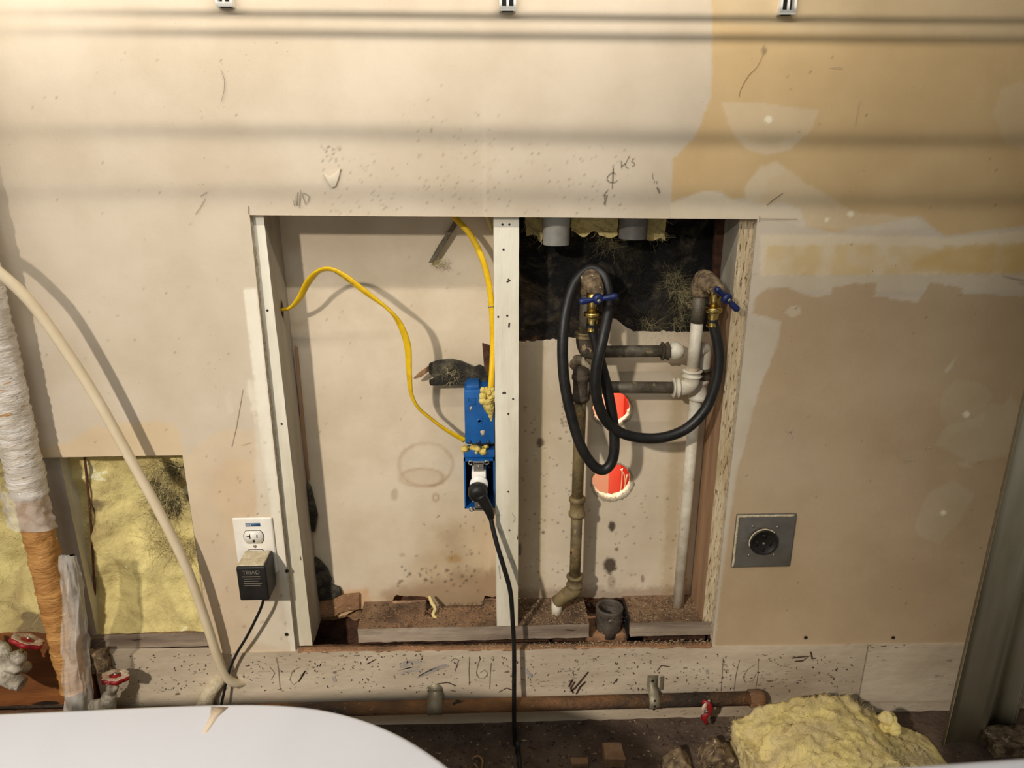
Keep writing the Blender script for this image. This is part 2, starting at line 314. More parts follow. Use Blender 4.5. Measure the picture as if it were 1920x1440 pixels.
# ------------------------------------------------------------------ surface painter (colour of paint, bare board, filler, stains and a few painted shadows)
class Paint:
    def __init__(s, V, base):
        s.V = V; s.px, s.py = proj(V); s.c = np.tile(lin(base), (len(V), 1))
        s.n1 = vnoise(V, 45, 4)-.5; s.n2 = vnoise(V+5, 160, 3)-.5
    def mixin(s, a, col): s.c = s.c*(1-a[:, None])+lin(col)*a[:, None]
    def poly(s, pts, col, alpha=1.0, feather=3.0, wob=8.0, rough=6.0, streak=0.0):
        pts = np.array(pts, float); m = feather+wob+rough+4
        sel = np.where((s.px > pts[:, 0].min()-m) & (s.px < pts[:, 0].max()+m) & (s.py > pts[:, 1].min()-m) & (s.py < pts[:, 1].max()+m))[0]
        if not len(sel): return
        x, y = s.px[sel], s.py[sel]; ins = np.zeros(len(sel), bool); dist = np.full(len(sel), 1e9)
        for i in range(len(pts)):
            (x0, y0), (x1, y1) = pts[i], pts[(i+1) % len(pts)]; dx, dy = x1-x0, y1-y0
            t = np.clip(((x-x0)*dx+(y-y0)*dy)/(dx*dx+dy*dy+1e-9), 0, 1); dist = np.minimum(dist, np.hypot(x-x0-t*dx, y-y0-t*dy))
            c = ((y0 > y) != (y1 > y)) & (x < (x1-x0)*(y-y0)/((y1-y0) if y1 != y0 else 1e-9)+x0); ins ^= c
        sd = np.where(ins, dist, -dist)+s.n1[sel]*wob*2+s.n2[sel]*rough*2
        a = np.clip(sd/(2*feather)+.5, 0, 1); a = a*a*(3-2*a)*alpha
        if streak: a *= np.clip(1+streak*s.n1[sel]*3, 0, 1.3)
        full = np.zeros(len(s.V)); full[sel] = np.clip(a, 0, 1); s.mixin(full, col)
    def ring(s, cx, cy, rx, ry, w, col, alpha, wob=.12):
        d = np.hypot((s.px-cx)/rx, (s.py-cy)/ry)+s.n1*wob*2+s.n2*wob*.5; s.mixin(np.exp(-((d-1)*min(rx, ry)/w)**2)*alpha*np.clip(.25+vnoise(s.V+11, 22, 2)*1.5-.3, 0, 1), col)
    def spot(s, cx, cy, rx, ry, col, alpha, wob=.5, soft=.35):
        d = np.hypot((s.px-cx)/rx, (s.py-cy)/ry)+s.n1*wob*2+s.n2*wob; s.mixin(np.clip((1-d)/soft, 0, 1)*alpha, col)
    def dots(s, n, x0, x1, y0, y1, col, alpha=.7, r=(1.2, 2.6)):
        for _ in range(n):
            cx, cy = RNG.uniform(x0, x1), RNG.uniform(y0, y1); rr = RNG.uniform(*r)
            sel = (abs(s.px-cx) < rr*2.5) & (abs(s.py-cy) < rr*2.5); d = np.hypot(s.px-cx, s.py-cy); s.mixin(np.where(sel, np.clip(1.4-d/rr, 0, 1), 0)*alpha, col)
def quadgrid(c00, c10, c11, c01, cell):
    """bilinear grid over 4 corners (x,z); returns pts array [nz+1,nx+1,2]"""
    c00, c10, c11, c01 = map(np.array, (c00, c10, c11, c01)); nx = max(2, int(np.linalg.norm(c10-c00)/cell)); nz = max(2, int(np.linalg.norm(c01-c00)/cell))
    u = np.linspace(0, 1, nx+1)[None, :, None]; v = np.linspace(0, 1, nz+1)[:, None, None]
    return (1-u)*(1-v)*c00+u*(1-v)*c10+u*v*c11+(1-u)*v*c01
def gridfaces(nz, nx, off=0):
    i = np.arange(nz)[:, None]*(nx+1)+np.arange(nx)[None, :]+off; return np.stack([i, i+1, i+nx+2, i+nx+1], -1).reshape(-1, 4)

# ================================================================== SETTING
YS, YB = .013, .102          # stud front, cavity back
xz = lambda px, py, Y=0.0: P(px, py, Y)[[0, 2]]
XL, XR, ZT = -1.34, 1.30, 1.92
oTL, oTR, oBL, oBR = xz(468, 403), xz(1420, 411), xz(555, 1226), xz(1334, 1216)     # main opening in the drywall
lTL, lTR, lBR = xz(70, 858), xz(342, 853), xz(397, 1228)                            # small opening at the left
zbotR = .457-.013*XR
def build_front():
    q = []; cell = .0034
    zt = oTL[1]+(oTL[1]-oTR[1])*.5
    q.append(quadgrid((XL, oTL[1]), oTL, (oTL[0], ZT), (XL, ZT), cell))
    q.append(quadgrid(oTL, oTR, (oTR[0], ZT), (oTL[0], ZT), cell))
    q.append(quadgrid(oTR, (XR, oTR[1]), (XR, ZT), (oTR[0], ZT), cell))
    q.append(quadgrid(oBR, (XR, zbotR), (XR, oTR[1]), oTR, cell))
    # left of the opening: above the small opening, then the panel between
    s = (lTR[1]-oBL[1])/(oTL[1]-oBL[1]); om = oBL+(oTL-oBL)*s
    q.append(quadgrid((XL, lTR[1]-.004), lTR, (lTR[0], oTL[1]), (XL, oTL[1]), cell))
    q.append(quadgrid(lTR, om, oTL, (lTR[0], oTL[1]), cell))
    q.append(quadgrid(lBR, oBL, om, lTR, cell))
    V, Fc, off, fm = [], [], 0, []
    for g in q:
        nz, nx = g.shape[0]-1, g.shape[1]-1; p = g.reshape(-1, 2); V.append(np.stack([p[:, 0], np.zeros(len(p)), p[:, 1]], 1)); Fc.append(gridfaces(nz, nx, off)); off += len(p)
    V = np.concatenate(V); nfront = sum(len(f) for f in Fc)
    V[:, 1] += (vnoise(V, 3.0, 2)-.5)*.003
    pt = Paint(V, (206, 192, 170))
    paint_front(pt)
    # cut edges (thickness of the board), slightly ragged
    E_ = [(oTL, oTR), (oTR, oBR), (oBL, oTL), (lTR, lBR), (xz(0, 860), lTR), (lBR, oBL), (oBR, np.array((XR, zbotR))), (np.array((XL, lTR[1]-.004)), lTR)]
    VV, FF = [V], [f for f in Fc]; fm = [0]*nfront; n = len(V)
    for a, b in E_:
        L = np.linalg.norm(b-a); k = max(2, int(L/.004)); t = np.linspace(0, 1, k+1)[:, None]; p = a+(b-a)*t
        nrm = np.array([-(b-a)[1], (b-a)[0]])/L; r0 = np.stack([p[:, 0], np.full(k+1, -.0004), p[:, 1]], 1)
        j = RNG.normal(0, .0007, k+1)[:, None]*nrm; rows = [r0, np.stack([(p+j)[:, 0], np.full(k+1, .003), (p+j)[:, 1]], 1)]
        j = RNG.normal(0, .0009, k+1)[:, None]*nrm; rows += [np.stack([(p+j)[:, 0], np.full(k+1, .0125), (p+j)[:, 1]], 1)]
        for r in rows: VV.append(r)
        for m in range(2):
            i = n+m*(k+1)+np.arange(k); FF.append(np.stack([i, i+1, i+k+2, i+k+1], -1)); fm += [1]*k
        n += 3*(k+1)
    VV = np.concatenate(VV); cols = np.concatenate([pt.c, np.tile(lin((214, 206, 190)), (len(VV)-len(V), 1))])
    o = mk('wall_front', (VV, np.concatenate(FF)), None, kind='structure', label='beige drywall with a large cut opening, bare patches and filler', cols=cols, mats=['drywall', 'gypsum'], fmat=fm)
    return o
def paint_front(p):
    tan = (204, 174, 124); tan2 = (186, 160, 124); mud = (206, 190, 160); lt = (222, 208, 182)
    # bare paper at the right, upper
    p.poly([(1335, -60), (1335, 180), (1300, 260), (1262, 300), (1258, 380), (1320, 357), (1352, 360), (1372, 373), (1392, 372), (1425, 383), (1470, 380), (1500, 390), (1512, 425), (1560, 435), (1720, 405), (1775, 443), (1990, 415), (1990, -60)], tan, .92, 3, 3, 3)
    p.poly([(1335, -30), (1345, 40), (1500, 60), (1990, 80), (1990, -60), (1335, -60)], (200, 182, 150), .55, 14, 8)
    p.poly([(1352, 190), (1430, 193), (1535, 208), (1520, 245), (1480, 280), (1440, 290), (1400, 280), (1370, 245)], lt, .38, 2.5, 2, 3)
    p.poly([(1372, 250), (1440, 272), (1515, 250), (1480, 282), (1440, 292), (1400, 282)], lt, .25, 3, 2, 3)
    p.poly([(1395, 350), (1425, 312), (1455, 303), (1480, 320), (1520, 350), (1560, 370), (1600, 398), (1720, 408), (1745, 425), (1640, 432), (1500, 425), (1400, 375)], lt, .40, 3, 3, 4)
    p.poly([(1398, 350), (1425, 312), (1455, 303), (1475, 318), (1440, 340), (1420, 380), (1395, 378)], lt, .3, 5, 4, 4)
    p.poly([(1258, 382), (1320, 359), (1352, 362), (1372, 375), (1430, 386), (1500, 392), (1506, 411), (1258, 411)], (222, 206, 176), .75, 2, 2, 4)
    p.poly([(1255, 385), (1320, 365), (1355, 375), (1355, 411), (1190, 411), (1220, 396)], (214, 200, 174), .55, 3, 3, 5, streak=.8)
    p.poly([(1880, 160), (1862, 210), (1885, 270), (1990, 300), (1990, 140)], lt, .22, 4, 3, 3)
    # taped joint
    p.poly([(1425, 440), (1560, 440), (1775, 446), (1990, 425), (1990, 545), (1425, 545)], (226, 208, 176), .8, 3, 3, 3)
    p.poly([(1440, 462), (1600, 458), (1760, 462), (1990, 452), (1990, 514), (1430, 516)], (212, 184, 128), .55, 3, 4, 4, streak=.9)
    p.poly([(1750, 470), (1990, 455), (1990, 512), (1700, 510)], (204, 168, 100), .55, 8, 6, 4)
    p.poly([(1425, 517), (1990, 512), (1990, 560), (1425, 552)], (196, 184, 164), .6, 2, 2, 3)
    # bare paper lower right
    p.poly([(1416, 560), (1440, 540), (1480, 540), (1500, 550), (1530, 557), (1558, 553), (1562, 540), (1600, 532), (1645, 530), (1640, 555), (1720, 568), (1735, 545), (1742, 530), (1805, 540), (1800, 550), (1900, 555), (2000, 562), (2000, 1260), (1338, 1260), (1352, 1060), (1368, 960), (1382, 880), (1398, 830), (1420, 740), (1440, 690), (1460, 640), (1464, 603), (1410, 588)], tan2, .85, 2, 2, 3)
    p.poly([(1410, 588), (1463, 603), (1456, 640), (1435, 690), (1412, 740), (1396, 830), (1380, 890), (1345, 1160), (1330, 1160), (1400, 600)], (204, 192, 170), .75, 2, 2, 2)
    p.poly([(1400, 760), (1480, 760), (1560, 900), (1420, 960), (1390, 900)], (186, 168, 140), .45, 40, 10)
    p.poly([(1763, 770), (1768, 735), (1790, 713), (1835, 715), (1862, 738), (1850, 760), (1840, 800), (1780, 815)], (206, 192, 160), .30, 2, 2, 2)
    p.poly([(1772, 800), (1840, 780), (1855, 757), (1880, 758), (1895, 742), (1910, 765), (1890, 855), (1820, 868), (1755, 832)], (206, 196, 168), .34, 2, 2, 3)
    p.poly([(1795, 868), (1815, 866), (1826, 877), (1805, 878)], lt, .3, 2, 1, 2)
    p.poly([(1715, 985), (1740, 925), (1788, 898), (1826, 928), (1800, 975), (1760, 1020), (1720, 1005)], (206, 196, 170), .26, 2, 2, 2)
    p.poly([(1470, 585), (1485, 572), (1500, 575), (1502, 588), (1485, 597)], (214, 202, 178), .6, 1.5, 1, 1)
    p.poly([(1770, 695), (1795, 665), (1785, 690), (1775, 700)], (214, 202, 178), .6, 1.5, 1, 1)
    for x, y, r in ((1441, 224, 9), (1595, 401, 8), (1550, 412, 5), (1812, 777, 7), (1769, 961, 7)): p.spot(x, y, r, r*.9, (244, 234, 204), .95, .2, .4)
    # left lower bare paper
    p.poly([(60, 862), (85, 838), (120, 832), (180, 800), (300, 786), (330, 800), (350, 860)], (216, 190, 146), .6, 4, 4, 6)
    p.poly([(345, 856), (398, 814), (440, 806), (482, 806), (495, 880), (510, 968), (540, 1100), (556, 1230), (390, 1240), (365, 1020)], (214, 192, 160), .7, 4, 4, 6, streak=.3)
    p.poly([(400, 880), (470, 860), (490, 960), (440, 985), (410, 960)], (214, 184, 146), .35, 20, 10)
    # white filler strip along the opening
    p.poly([(457, 541), (482, 541), (520, 900), (556, 1226), (545, 1226), (520, 1060), (508, 965), (490, 840)], (236, 228, 208), .95, 1.5, 1, 2)
    p.poly([(478, 800), (492, 800), (512, 968), (482, 968)], (224, 214, 194), .7, 5, 3, 4)
    p.poly([(505, 1060), (530, 1060), (552, 1226), (470, 1200)], (224, 214, 192), .55, 8, 5, 5)
    p.poly([(515, 1080), (542, 1085), (548, 1190), (525, 1160)], (196, 184, 164), .4, 4, 3, 3)
    p.poly([(462, 715), (478, 715), (482, 800), (470, 760)], (232, 222, 200), .6, 2, 3, 6, streak=1.0)
    p.poly([(420, 740), (432, 735), (440, 775), (428, 780)], (226, 216, 196), .3, 2, 3, 5, streak=1.2)
    # dirt flecks above the opening and over the wall
    p.dots(260, 600, 960, 285, 402, (130, 110, 86), .45, (.9, 1.8)); p.dots(120, 960, 1180, 270, 400, (120, 100, 78), .5, (1.0, 2.0))
    p.dots(60, 60, 460, 80, 830, (140, 118, 92), .6, (1.0, 2.2)); p.dots(60, 1360, 1900, 60, 1190, (110, 90, 64), .6, (.9, 1.9)); p.dots(40, 380, 540, 820, 1210, (110, 84, 56), .6, (1.2, 2.6))
    p.dots(30, 600, 640, 270, 305, (90, 76, 60), .6, (1.0, 2.2)); p.dots(60, 740, 960, 160, 290, (130, 110, 86), .5, (1.0, 1.8))
    p.spot(1432, 95, 5, 9, (120, 104, 70), .7, .3)
wall_front = build_front()
# pencilled lettering and marks on the drywall
YW = -.0022
def marks(name, strokes, w=.0010, mat='pencil', label=None, Y=YW, parent=wall_front):
    g = G()
    for s in strokes: stroke(s, w, Y, g)
    o = mk(name, g, mat, parent, smooth=False)
    if label: o['label'] = label
    return o
marks('pencil_lettering', [[(549, 374), (552, 386), (555, 366), (557, 386), (558, 360)], [(563, 356), (562, 372), (561, 389)], [(566, 363), (569, 373), (573, 384), (578, 376), (580, 369), (574, 364), (566, 362)]], .0011, label='pencilled letters W/D')
marks('pencil_lettering', [[(1165, 301), (1165.5, 316)], [(1180, 293), (1173, 306), (1165, 312)], [(1172, 306), (1174, 314), (1179, 315)], [(1190, 297), (1186, 298), (1184, 303), (1189, 305), (1190, 309), (1185, 312)]], .0011, label='pencilled letters KS')
marks('pencil_lettering', [[(1150, 313), (1149, 325), (1148.5, 340), (1148, 354)], [(1150, 316), (1149.5, 340)], [(1155, 327), (1152, 324), (1145, 325), (1139, 331), (1138, 336), (1141, 340), (1148, 342.5), (1154, 341), (1158, 338)]], .0012, label='pencilled centre line symbol')
marks('pencil_lettering', [[(1140.5, 355), (1136, 361), (1130, 367), (1137, 367), (1139, 366), (1136, 374), (1134, 382), (1136, 384), (1132, 383), (1134, 376), (1133, 366), (1138, 358)]], .0010, label='pencilled looped symbol')
marks('pencil_mark', [[(1224, 324), (1223.5, 334), (1226, 336)], [(1228, 339), (1226, 344)], [(1232, 339), (1231, 345)]], .0009)
marks('scuff', [[(1232, 351), (1235, 357), (1237, 362)]], .0028)
marks('pencil_line', [[(1424, 410.5), (1460, 411), (1496, 411)], [(1424.5, 404), (1424, 416)], [(1438, 385), (1450, 375), (1468, 362)], [(465.5, 386), (466, 402)]], .0010, 'pencil_dark')
marks('scratch', [[(385, 372), (378, 385), (366, 402)], [(414, 130), (421, 150), (420, 172), (415, 190)], [(376, 368), (388, 360)]], .0008)
marks('crack', [[(1430, 105), (1420, 125), (1405, 140), (1395, 155), (1388, 170), (1386, 183)]], .0008, 'brown_paper')
marks('scratch', [[(1612, 185), (1608, 210), (1604, 235)], [(1555, 126), (1580, 127)]], .0010, 'gypsum')
marks('scratch', [[(455, 730), (450, 760), (443, 800), (434, 838)], [(453, 835), (470, 830)]], .0012, 'gypsum')
marks('wax_mark', [[(1880, 517), (1900, 521), (1922, 525)], [(1910, 530), (1925, 531)]], .0014, 'smudge_blue')
marks('paper_tear', [[(1697, 866), (1706, 863), (1714, 860)], [(1733, 843), (1747, 838)]], .0018, 'gypsum')
marks('paper_tear', [[(1470, 807), (1480, 811), (1485, 822)], [(1484, 806), (1481, 812)]], .0018, 'gypsum')
g = pxprism([(606, 325), (618, 331), (628, 325), (638, 316), (636, 330), (629, 350), (622, 352), (616, 344)], YW-.0015, 0); mk('paper_flap', bevel(g, .001), 'drywall', wall_front, cols=np.tile(lin((214, 202, 180)), (len(bevel(g, .001).v), 1)))
for x, y in ((538, 1071), (537, 1190), (1511, 1196), (1675, 1196), (15, 626)):
    c = P(x, y, YW); mk('screw_head', lathe(c, (0, -1, 0), [(-.001, .0035), (0, .0035), (.0006, .003), (.0003, .0012), (-.0002, .001)], 12), 'screw', wall_front)

# ---- cavity back board, bay by bay
x_ls_t, x_ls_b = xz(495, 410, YS)[0], xz(584, 1190, YS)[0]
x_rs_t, x_rs_b = xz(1387, 412, YS)[0], xz(1317, 1166, YS)[0]
x_m0, x_m1 = xz(928.5, 800, YS)[0], xz(972, 800, YS)[0]
zpt = (P(1050, 1172, YS)[2]+P(800, 1176, YS)[2])/2; zpb = zpt-.031
print('scale: mid stud', x_m1-x_m0, 'plate top z', zpt, P(1050, 1203, YS)[2], 'ls', x_ls_t, x_ls_b, 'rs', x_rs_t, x_rs_b)
def baypanel(x0, x1, botf, topf, cell, holes=(), painter=None):
    nx = int((x1-x0)/cell); nz = int(.85/cell); x = np.linspace(x0, x1, nx+1); b, t = botf(x), topf(x); v = np.linspace(0, 1, nz+1)[:, None]
    V = np.stack([np.broadcast_to(x, (nz+1, nx+1)), np.full((nz+1, nx+1), YB), b+(t-b)*v], -1).reshape(-1, 3); Fc = gridfaces(nz, nx)
    for (cx, cz, rx, rz) in holes:
        dx, dz = (V[:, 0]-cx)/rx, (V[:, 2]-cz)/rz; th = np.arctan2(dz, dx); rag = 1+.035*np.sin(th*9+cx*50)+.03*np.sin(th*17+1)+.02*np.sin(th*31+2); d = np.hypot(dx, dz)/rag; ins = d < 1
        Fc = Fc[~ins[Fc].all(1)]; s = 1/np.maximum(d[ins], .2); V[ins, 0] = cx+(V[ins, 0]-cx)*s; V[ins, 2] = cz+(V[ins, 2]-cz)*s
    V[:, 1] += (vnoise(V, 5, 2)-.5)*.003
    pt = Paint(V, (216, 200, 174)); painter(pt); return V, Fc, pt.c
def fpx(pts):      # px curve on the back plane as z(x)
    q = np.array([P(a, b, YB) for a, b in pts]); return lambda x: np.interp(x, q[:, 0], q[:, 2])+(vnoise(np.stack([x, x*0, x*0], -1), 150, 3)-.5)*.006
def paint_left(p):
    br = (150, 110, 62)
    p.poly([(590, 1150), (640, 1115), (700, 1112), (770, 1100), (790, 1040), (825, 985), (880, 970), (960, 965), (960, 1170), (590, 1170)], (176, 138, 84), .38, 30, 14)
    p.poly([(720, 1110), (800, 1090), (860, 1075), (960, 1060), (960, 1160), (720, 1160)], (120, 84, 44), .5, 18, 12)
    p.poly([(820, 1000), (860, 990), (880, 1060), (940, 1090), (850, 1080)], (130, 104, 66), .25, 20, 16)
    p.poly([(590, 1128), (640, 1108), (690, 1104), (700, 1170), (590, 1170)], (206, 160, 112), .65, 5, 6)
    p.ring(798, 872, 51, 40, 2.6, br, .45); p.ring(790, 896, 40, 17, 2.2, br, .45, .10); p.spot(790, 895, 40, 18, (176, 146, 104), .25, .3); p.ring(817, 933, 5, 6, 2, br, .5)
    p.spot(852, 1048, 16, 9, (168, 128, 58), .55); p.spot(754, 1041, 7, 5, (160, 130, 90), .4); p.spot(740, 927, 8, 14, (140, 120, 94), .4)
    p.dots(26, 735, 900, 1062, 1100, (52, 38, 26), .8, (1.4, 3.2)); p.dots(40, 780, 925, 960, 1110, (84, 62, 40), .6, (1.2, 2.4)); p.dots(40, 560, 900, 480, 960, (120, 100, 76), .5, (1, 2))
    p.poly([(585, 538), (960, 540), (960, 545), (585, 543)], (176, 160, 136), .25, 3, 1, 1)  # shadow edge of the opening's top, painted as a faint line
def paint_right(p):
    p.poly([(960, 630), (1010, 630), (1000, 1130), (960, 1130)], (170, 150, 116), .35, 12, 6)  # middle stud's cast shadow painted as a darker strip
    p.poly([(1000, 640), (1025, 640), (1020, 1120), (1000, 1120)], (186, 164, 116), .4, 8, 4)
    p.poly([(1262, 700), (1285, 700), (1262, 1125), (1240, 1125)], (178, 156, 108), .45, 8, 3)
    p.poly([(960, 1108), (1080, 1104), (1300, 1100), (1300, 1140), (960, 1140)], (120, 84, 54), .45, 8, 8)
    p.poly([(1075, 600), (1140, 585), (1180, 610), (1330, 612), (1330, 660), (1075, 660)], (206, 190, 164), .3, 6, 5)
    dk = (58, 42, 30)
    p.spot(1013, 829, 9, 9, (84, 60, 40), .8); p.spot(1147, 986, 8, 12, dk, .9); p.spot(1144, 1060, 15, 18, dk, .9); p.spot(1156, 1030, 4, 4, (96, 72, 50), .7); p.spot(1147, 1090, 10, 14, (120, 96, 70), .4)
    p.spot(1205, 1085, 4, 9, (96, 70, 50), .6); p.spot(1018, 998, 4, 3, dk, .6); p.spot(975, 1030, 5, 18, dk, .7)
    p.dots(80, 970, 1075, 740, 1110, (84, 62, 42), .6, (1.1, 2.4)); p.dots(60, 1090, 1290, 930, 1110, (100, 80, 58), .6, (1.1, 2.2)); p.dots(30, 1050, 1072, 740, 800, (96, 60, 40), .6, (1.2, 2.4))
V, Fc, cc = baypanel(P(527, 800, YB)[0]-.032, x_m0+.012, fpx([(520, 1158), (640, 1156), (672, 1142), (735, 1128), (740, 1116), (800, 1119), (810, 1136), (903, 1140), (908, 1118), (940, 1118)]), lambda x: x*0+1.46, .0032, (), paint_left)
wb = mk('wall_back', (V, Fc), 'backboard', kind='structure', label='water-stained backing board in the left bay of the opening', cols=cc)
holes = []
for px, py, rx, ry in ((1147, 765, 36, 31), (1147, 901, 37, 32)):
    c = P(px, py, YB); holes.append((c[0], c[2], P(px+rx, py, YB)[0]-c[0], c[2]-P(px, py+ry, YB)[2]))
V, Fc, cc = baypanel(x_m1-.012, P(1345, 800, YB)[0]+.03, fpx([(960, 1121), (1360, 1121)]), fpx([(960, 642), (1075, 633), (1120, 622), (1143, 592), (1160, 603), (1188, 622), (1250, 621), (1300, 624), (1380, 620)]), .0026, holes, paint_right)
wbr = mk('wall_back', (V, Fc), 'backboard', kind='structure', label='backing board with two ragged round holes in the right bay', cols=cc)
for (cx, cz, rx, rz) in holes:      # torn gypsum rim and thickness of the board
    g = G(); n = 64; rows = []
    for q, (k, dy) in enumerate(((1.24, -.0004), (1.14, -.003), (1.03, -.0025), (.97, .002), (.95, .012), (1.0, .014))):
        b0 = len(g.v)
        for i in range(n):
            th = 2*math.pi*i/n; low = .35+.65*max(0, -math.sin(th-.3)) if q < 2 else 1; kk = 1+(k-1)*(low if k > 1 else 1)+RNG.normal(0, .018 if q else .03)
            g.v.append((cx+rx*kk*math.cos(th), YB+dy+RNG.normal(0, .0006), cz+rz*kk*math.sin(th)))
        if q: g.f += [(b0-n+i, b0-n+(i+1) % n, b0+(i+1) % n, b0+i) for i in range(n)]
    mk('torn_rim', g, 'gypsum', wbr)
# plain unseen sheathing, added to stop light leaks and darken the void; closes the wall behind the small opening, beyond the studs and above
for x0, x1, z0, z1, y in ((-1.4, x_ls_b-.03, 0, 2.2, .118), (x_rs_b+.045, 1.3, 0, 2.2, .118), (x_ls_b-.04, x_rs_b+.05, 1.20, 2.2, .150), (x_ls_b-.04, x_m1, 0, zpt+.06, .130), (x_m1, x_rs_b+.05, 0, zpt+.03, .118)):
    mk('wall_back', box(x0, x1, y, y+.012, z0, z1), 'dark_bark', kind='structure', smooth=False)

# ---- studs
def stud(x_t, x_b, w, z0, z1, label, fm, mats, y0=YS, y1=YB, ztop=None):
    g = rbox(x_b, x_b+w, y0, y1, z0, z1, .014, .0006, seed=abs(x_t)*31, xt=x_t-x_b); V = np.array(g.v); idx = []
    for f in g.f:
        p = V[list(f)]; n = np.cross(p[1]-p[0], p[2]-p[0]); n = n/np.linalg.norm(n); idx.append(fm(n, p.mean(0)))
    return mk('wall_stud', g, None, label=label, cat='stud', smooth=False, mats=mats, fmat=idx)
ext = lambda xt, xb, z: xt+(xt-xb)*(z-1.23)/(1.23-zpt)
st_left = stud(ext(x_ls_t, x_ls_b, 1.6)-.038, x_ls_b-.038, .038, zpb-.004, 1.6, 'white painted stud at the left edge of the opening, pierced by yellow cable', lambda n, c: 1 if n[0] > .7 else 0, ['white_wood', 'grey_paint_side_shade'])
st_mid = stud(x_m0, x_m0, x_m1-x_m0, zpt, 1.6, 'white painted stud in the middle of the opening beside the blue boxes', lambda n, c: 0, ['white_wood'])
st_right = stud(ext(x_rs_t, x_rs_b, 1.6), x_rs_b, .042, zpt, 1.6, 'stud with crackled paint at the right edge of the opening', lambda n, c: (2 if c[2] > 1.13 else 1) if n[0] < -.7 else 0, ['crackle_wood', 'raw_wood', 'grey_paint_side_shade'])
for x, y in ((942, 421), (955, 421), (944, 468), (951, 592), (947, 737), (962, 748), (953, 776), (953, 922), (955, 994), (934, 594)):
    mk('nail_head', lathe(P(x, y, YS-.0006), (0, -1, 0), [(0, .0018), (.0005, .0016)], 8), 'screw', st_mid)
for pts in ([(952, 523), (956, 525), (950, 529)], [(955, 605), (954, 614)], [(942, 738), (946, 735)]):
    marks('chip', [pts], .003, 'scar', None, YS-.0008, st_mid)
for q in ([(932, 965), (940, 966)], [(934, 990), (942, 1002)], [(960, 962), (966, 972), (962, 980)], [(935, 1060), (938, 1085)], [(950, 1045), (962, 1050), (966, 1062)]): marks('scorch', [q], .0016, 'smudge_blue', None, YS-.0008, st_mid)
for x, y in ((501, 582), (528, 795), (545, 1092)): mk('nail_head', lathe(P(x, y, YS-.0006), (0, -1, 0), [(0, .002), (.0005, .0018)], 8), 'screw', st_left)
# hole the cable comes through, in the stud's side
g = G(); cy, cz = .058, P(527, 580, .058)[2]; xs = x_ls_b+(x_ls_t-x_ls_b)*(cz-zpt)/(1.23-zpt)+.0012
g.add([(xs, cy-.008, cz), (xs, cy, cz+.018), (xs, cy+.008, cz), (xs, cy, cz-.018)], [(0, 1, 2, 3)]); mk('cable_hole', g, 'scar', st_left)
# the stud in the small opening and its neighbours
a, b, c_ = xz(70, 862, YS)[0], xz(108, 862, YS)[0], xz(152, 1150, YS)[0]
st_small = stud(a+.004, a+.004, b-a, zpt, 1.6, 'grey painted stud crossing the small opening at the left', lambda n, c: 1 if n[0] > .7 else 0, ['grey_paint_side_shade', 'white_wood'])
g = stroke([(117, 1042), (127, 1044), (140, 1041)], .006, YS-.0008); mk('burn_mark', g, 'slot_black', st_small)

# ---- bottom plates, base boards, ledge
def plate(x0, x1, label, notch=None, seed=1):
    t = thing('sill_plate', label, 'lumber', ((x0+x1)/2, (YS+YB)/2, zpb))
    g = rbox(x0, x1, YS, YB, zpb, zpt, .007, .0013, seed)
    V = np.array(g.v); idx = []
    for f in g.f:
        p = V[list(f)]; n = np.cross(p[1]-p[0], p[2]-p[0]); n = n/(np.linalg.norm(n)+1e-12); idx.append(1 if n[2] > .7 else 2 if abs(n[0]) > .7 else 0)
    if notch:
        for i, p in enumerate(V):
            for (a, b, y0, dz) in notch:
                if a < p[0] < b and p[1] > y0 and p[2] > zpt-.01: V[i, 2] -= dz
        g.v = [tuple(p) for p in V]
    mk('plank', g, None, t, smooth=False, mats=['dirty_plate', 'plate_top', 'raw_wood'], fmat=idx); return t
X = lambda px, py, Y=YS: P(px, py, Y)[0]
plate(-1.34, X(582, 1195)-.039, 'grey sill plate running behind the small left opening', seed=3)
p1 = plate(X(671, 1190), X(1104, 1187), 'long dirty sill plate with a notch under the middle stud', [(X(797, 1150), X(818, 1150), .05, .03), (X(818, 1150), X(904, 1150), .078, .014)], 5)
p2 = plate(X(1181, 1185), 1.15, 'short dusty sill plate between black drain stub and right stud', seed=8)
zl = .456; zlb = .319
def tilt(g, k=-.013):
    g.v = [(x, y, z+k*x) for x, y, z in g.v]; return g
XJ = X(1619, 1255, -.004)
bb1 = mk('baseboard_front', tilt(rbox(X(182, 1260, 0), XJ, -.004, YS, zlb, zl, .012, .0006, 2)), 'dirty_board', kind='structure', smooth=False, label='scarred off-white board under the opening')
bb2 = mk('baseboard_front', tilt(rbox(XJ+.003, 1.3, -.004, YS, zlb, zl, .012, .0006, 4)), 'dirty_board', kind='structure', smooth=False, label='shorter off-white board beside the metal duct')
tr = mk('trim_1', tilt(rbox(x_ls_b-.04, x_rs_b+.02, YS, .030, zl-.025, zl-.009, .008, .0012, 6)), 'rust_ledge', kind='structure', label='rust-stained ledge under the sill plates')
# crumbly edge along the ledge
g = rbox(X(556, 1212, -.003), X(1336, 1212, -.003), -.0038, .012, zl-.002, zl+.0012, .005, .0020, 9); mk('crumbled_edge', tilt(g), 'rust_ledge', tr)
zsb = .276; zst = .315
mk('trim_2', tilt(rbox(-1.34, 1.3, .001, YS, zsb, zst, .014, .0006, 12)), 'dirty_board', kind='structure', smooth=False, label='narrow lower board behind the rusty pipe')
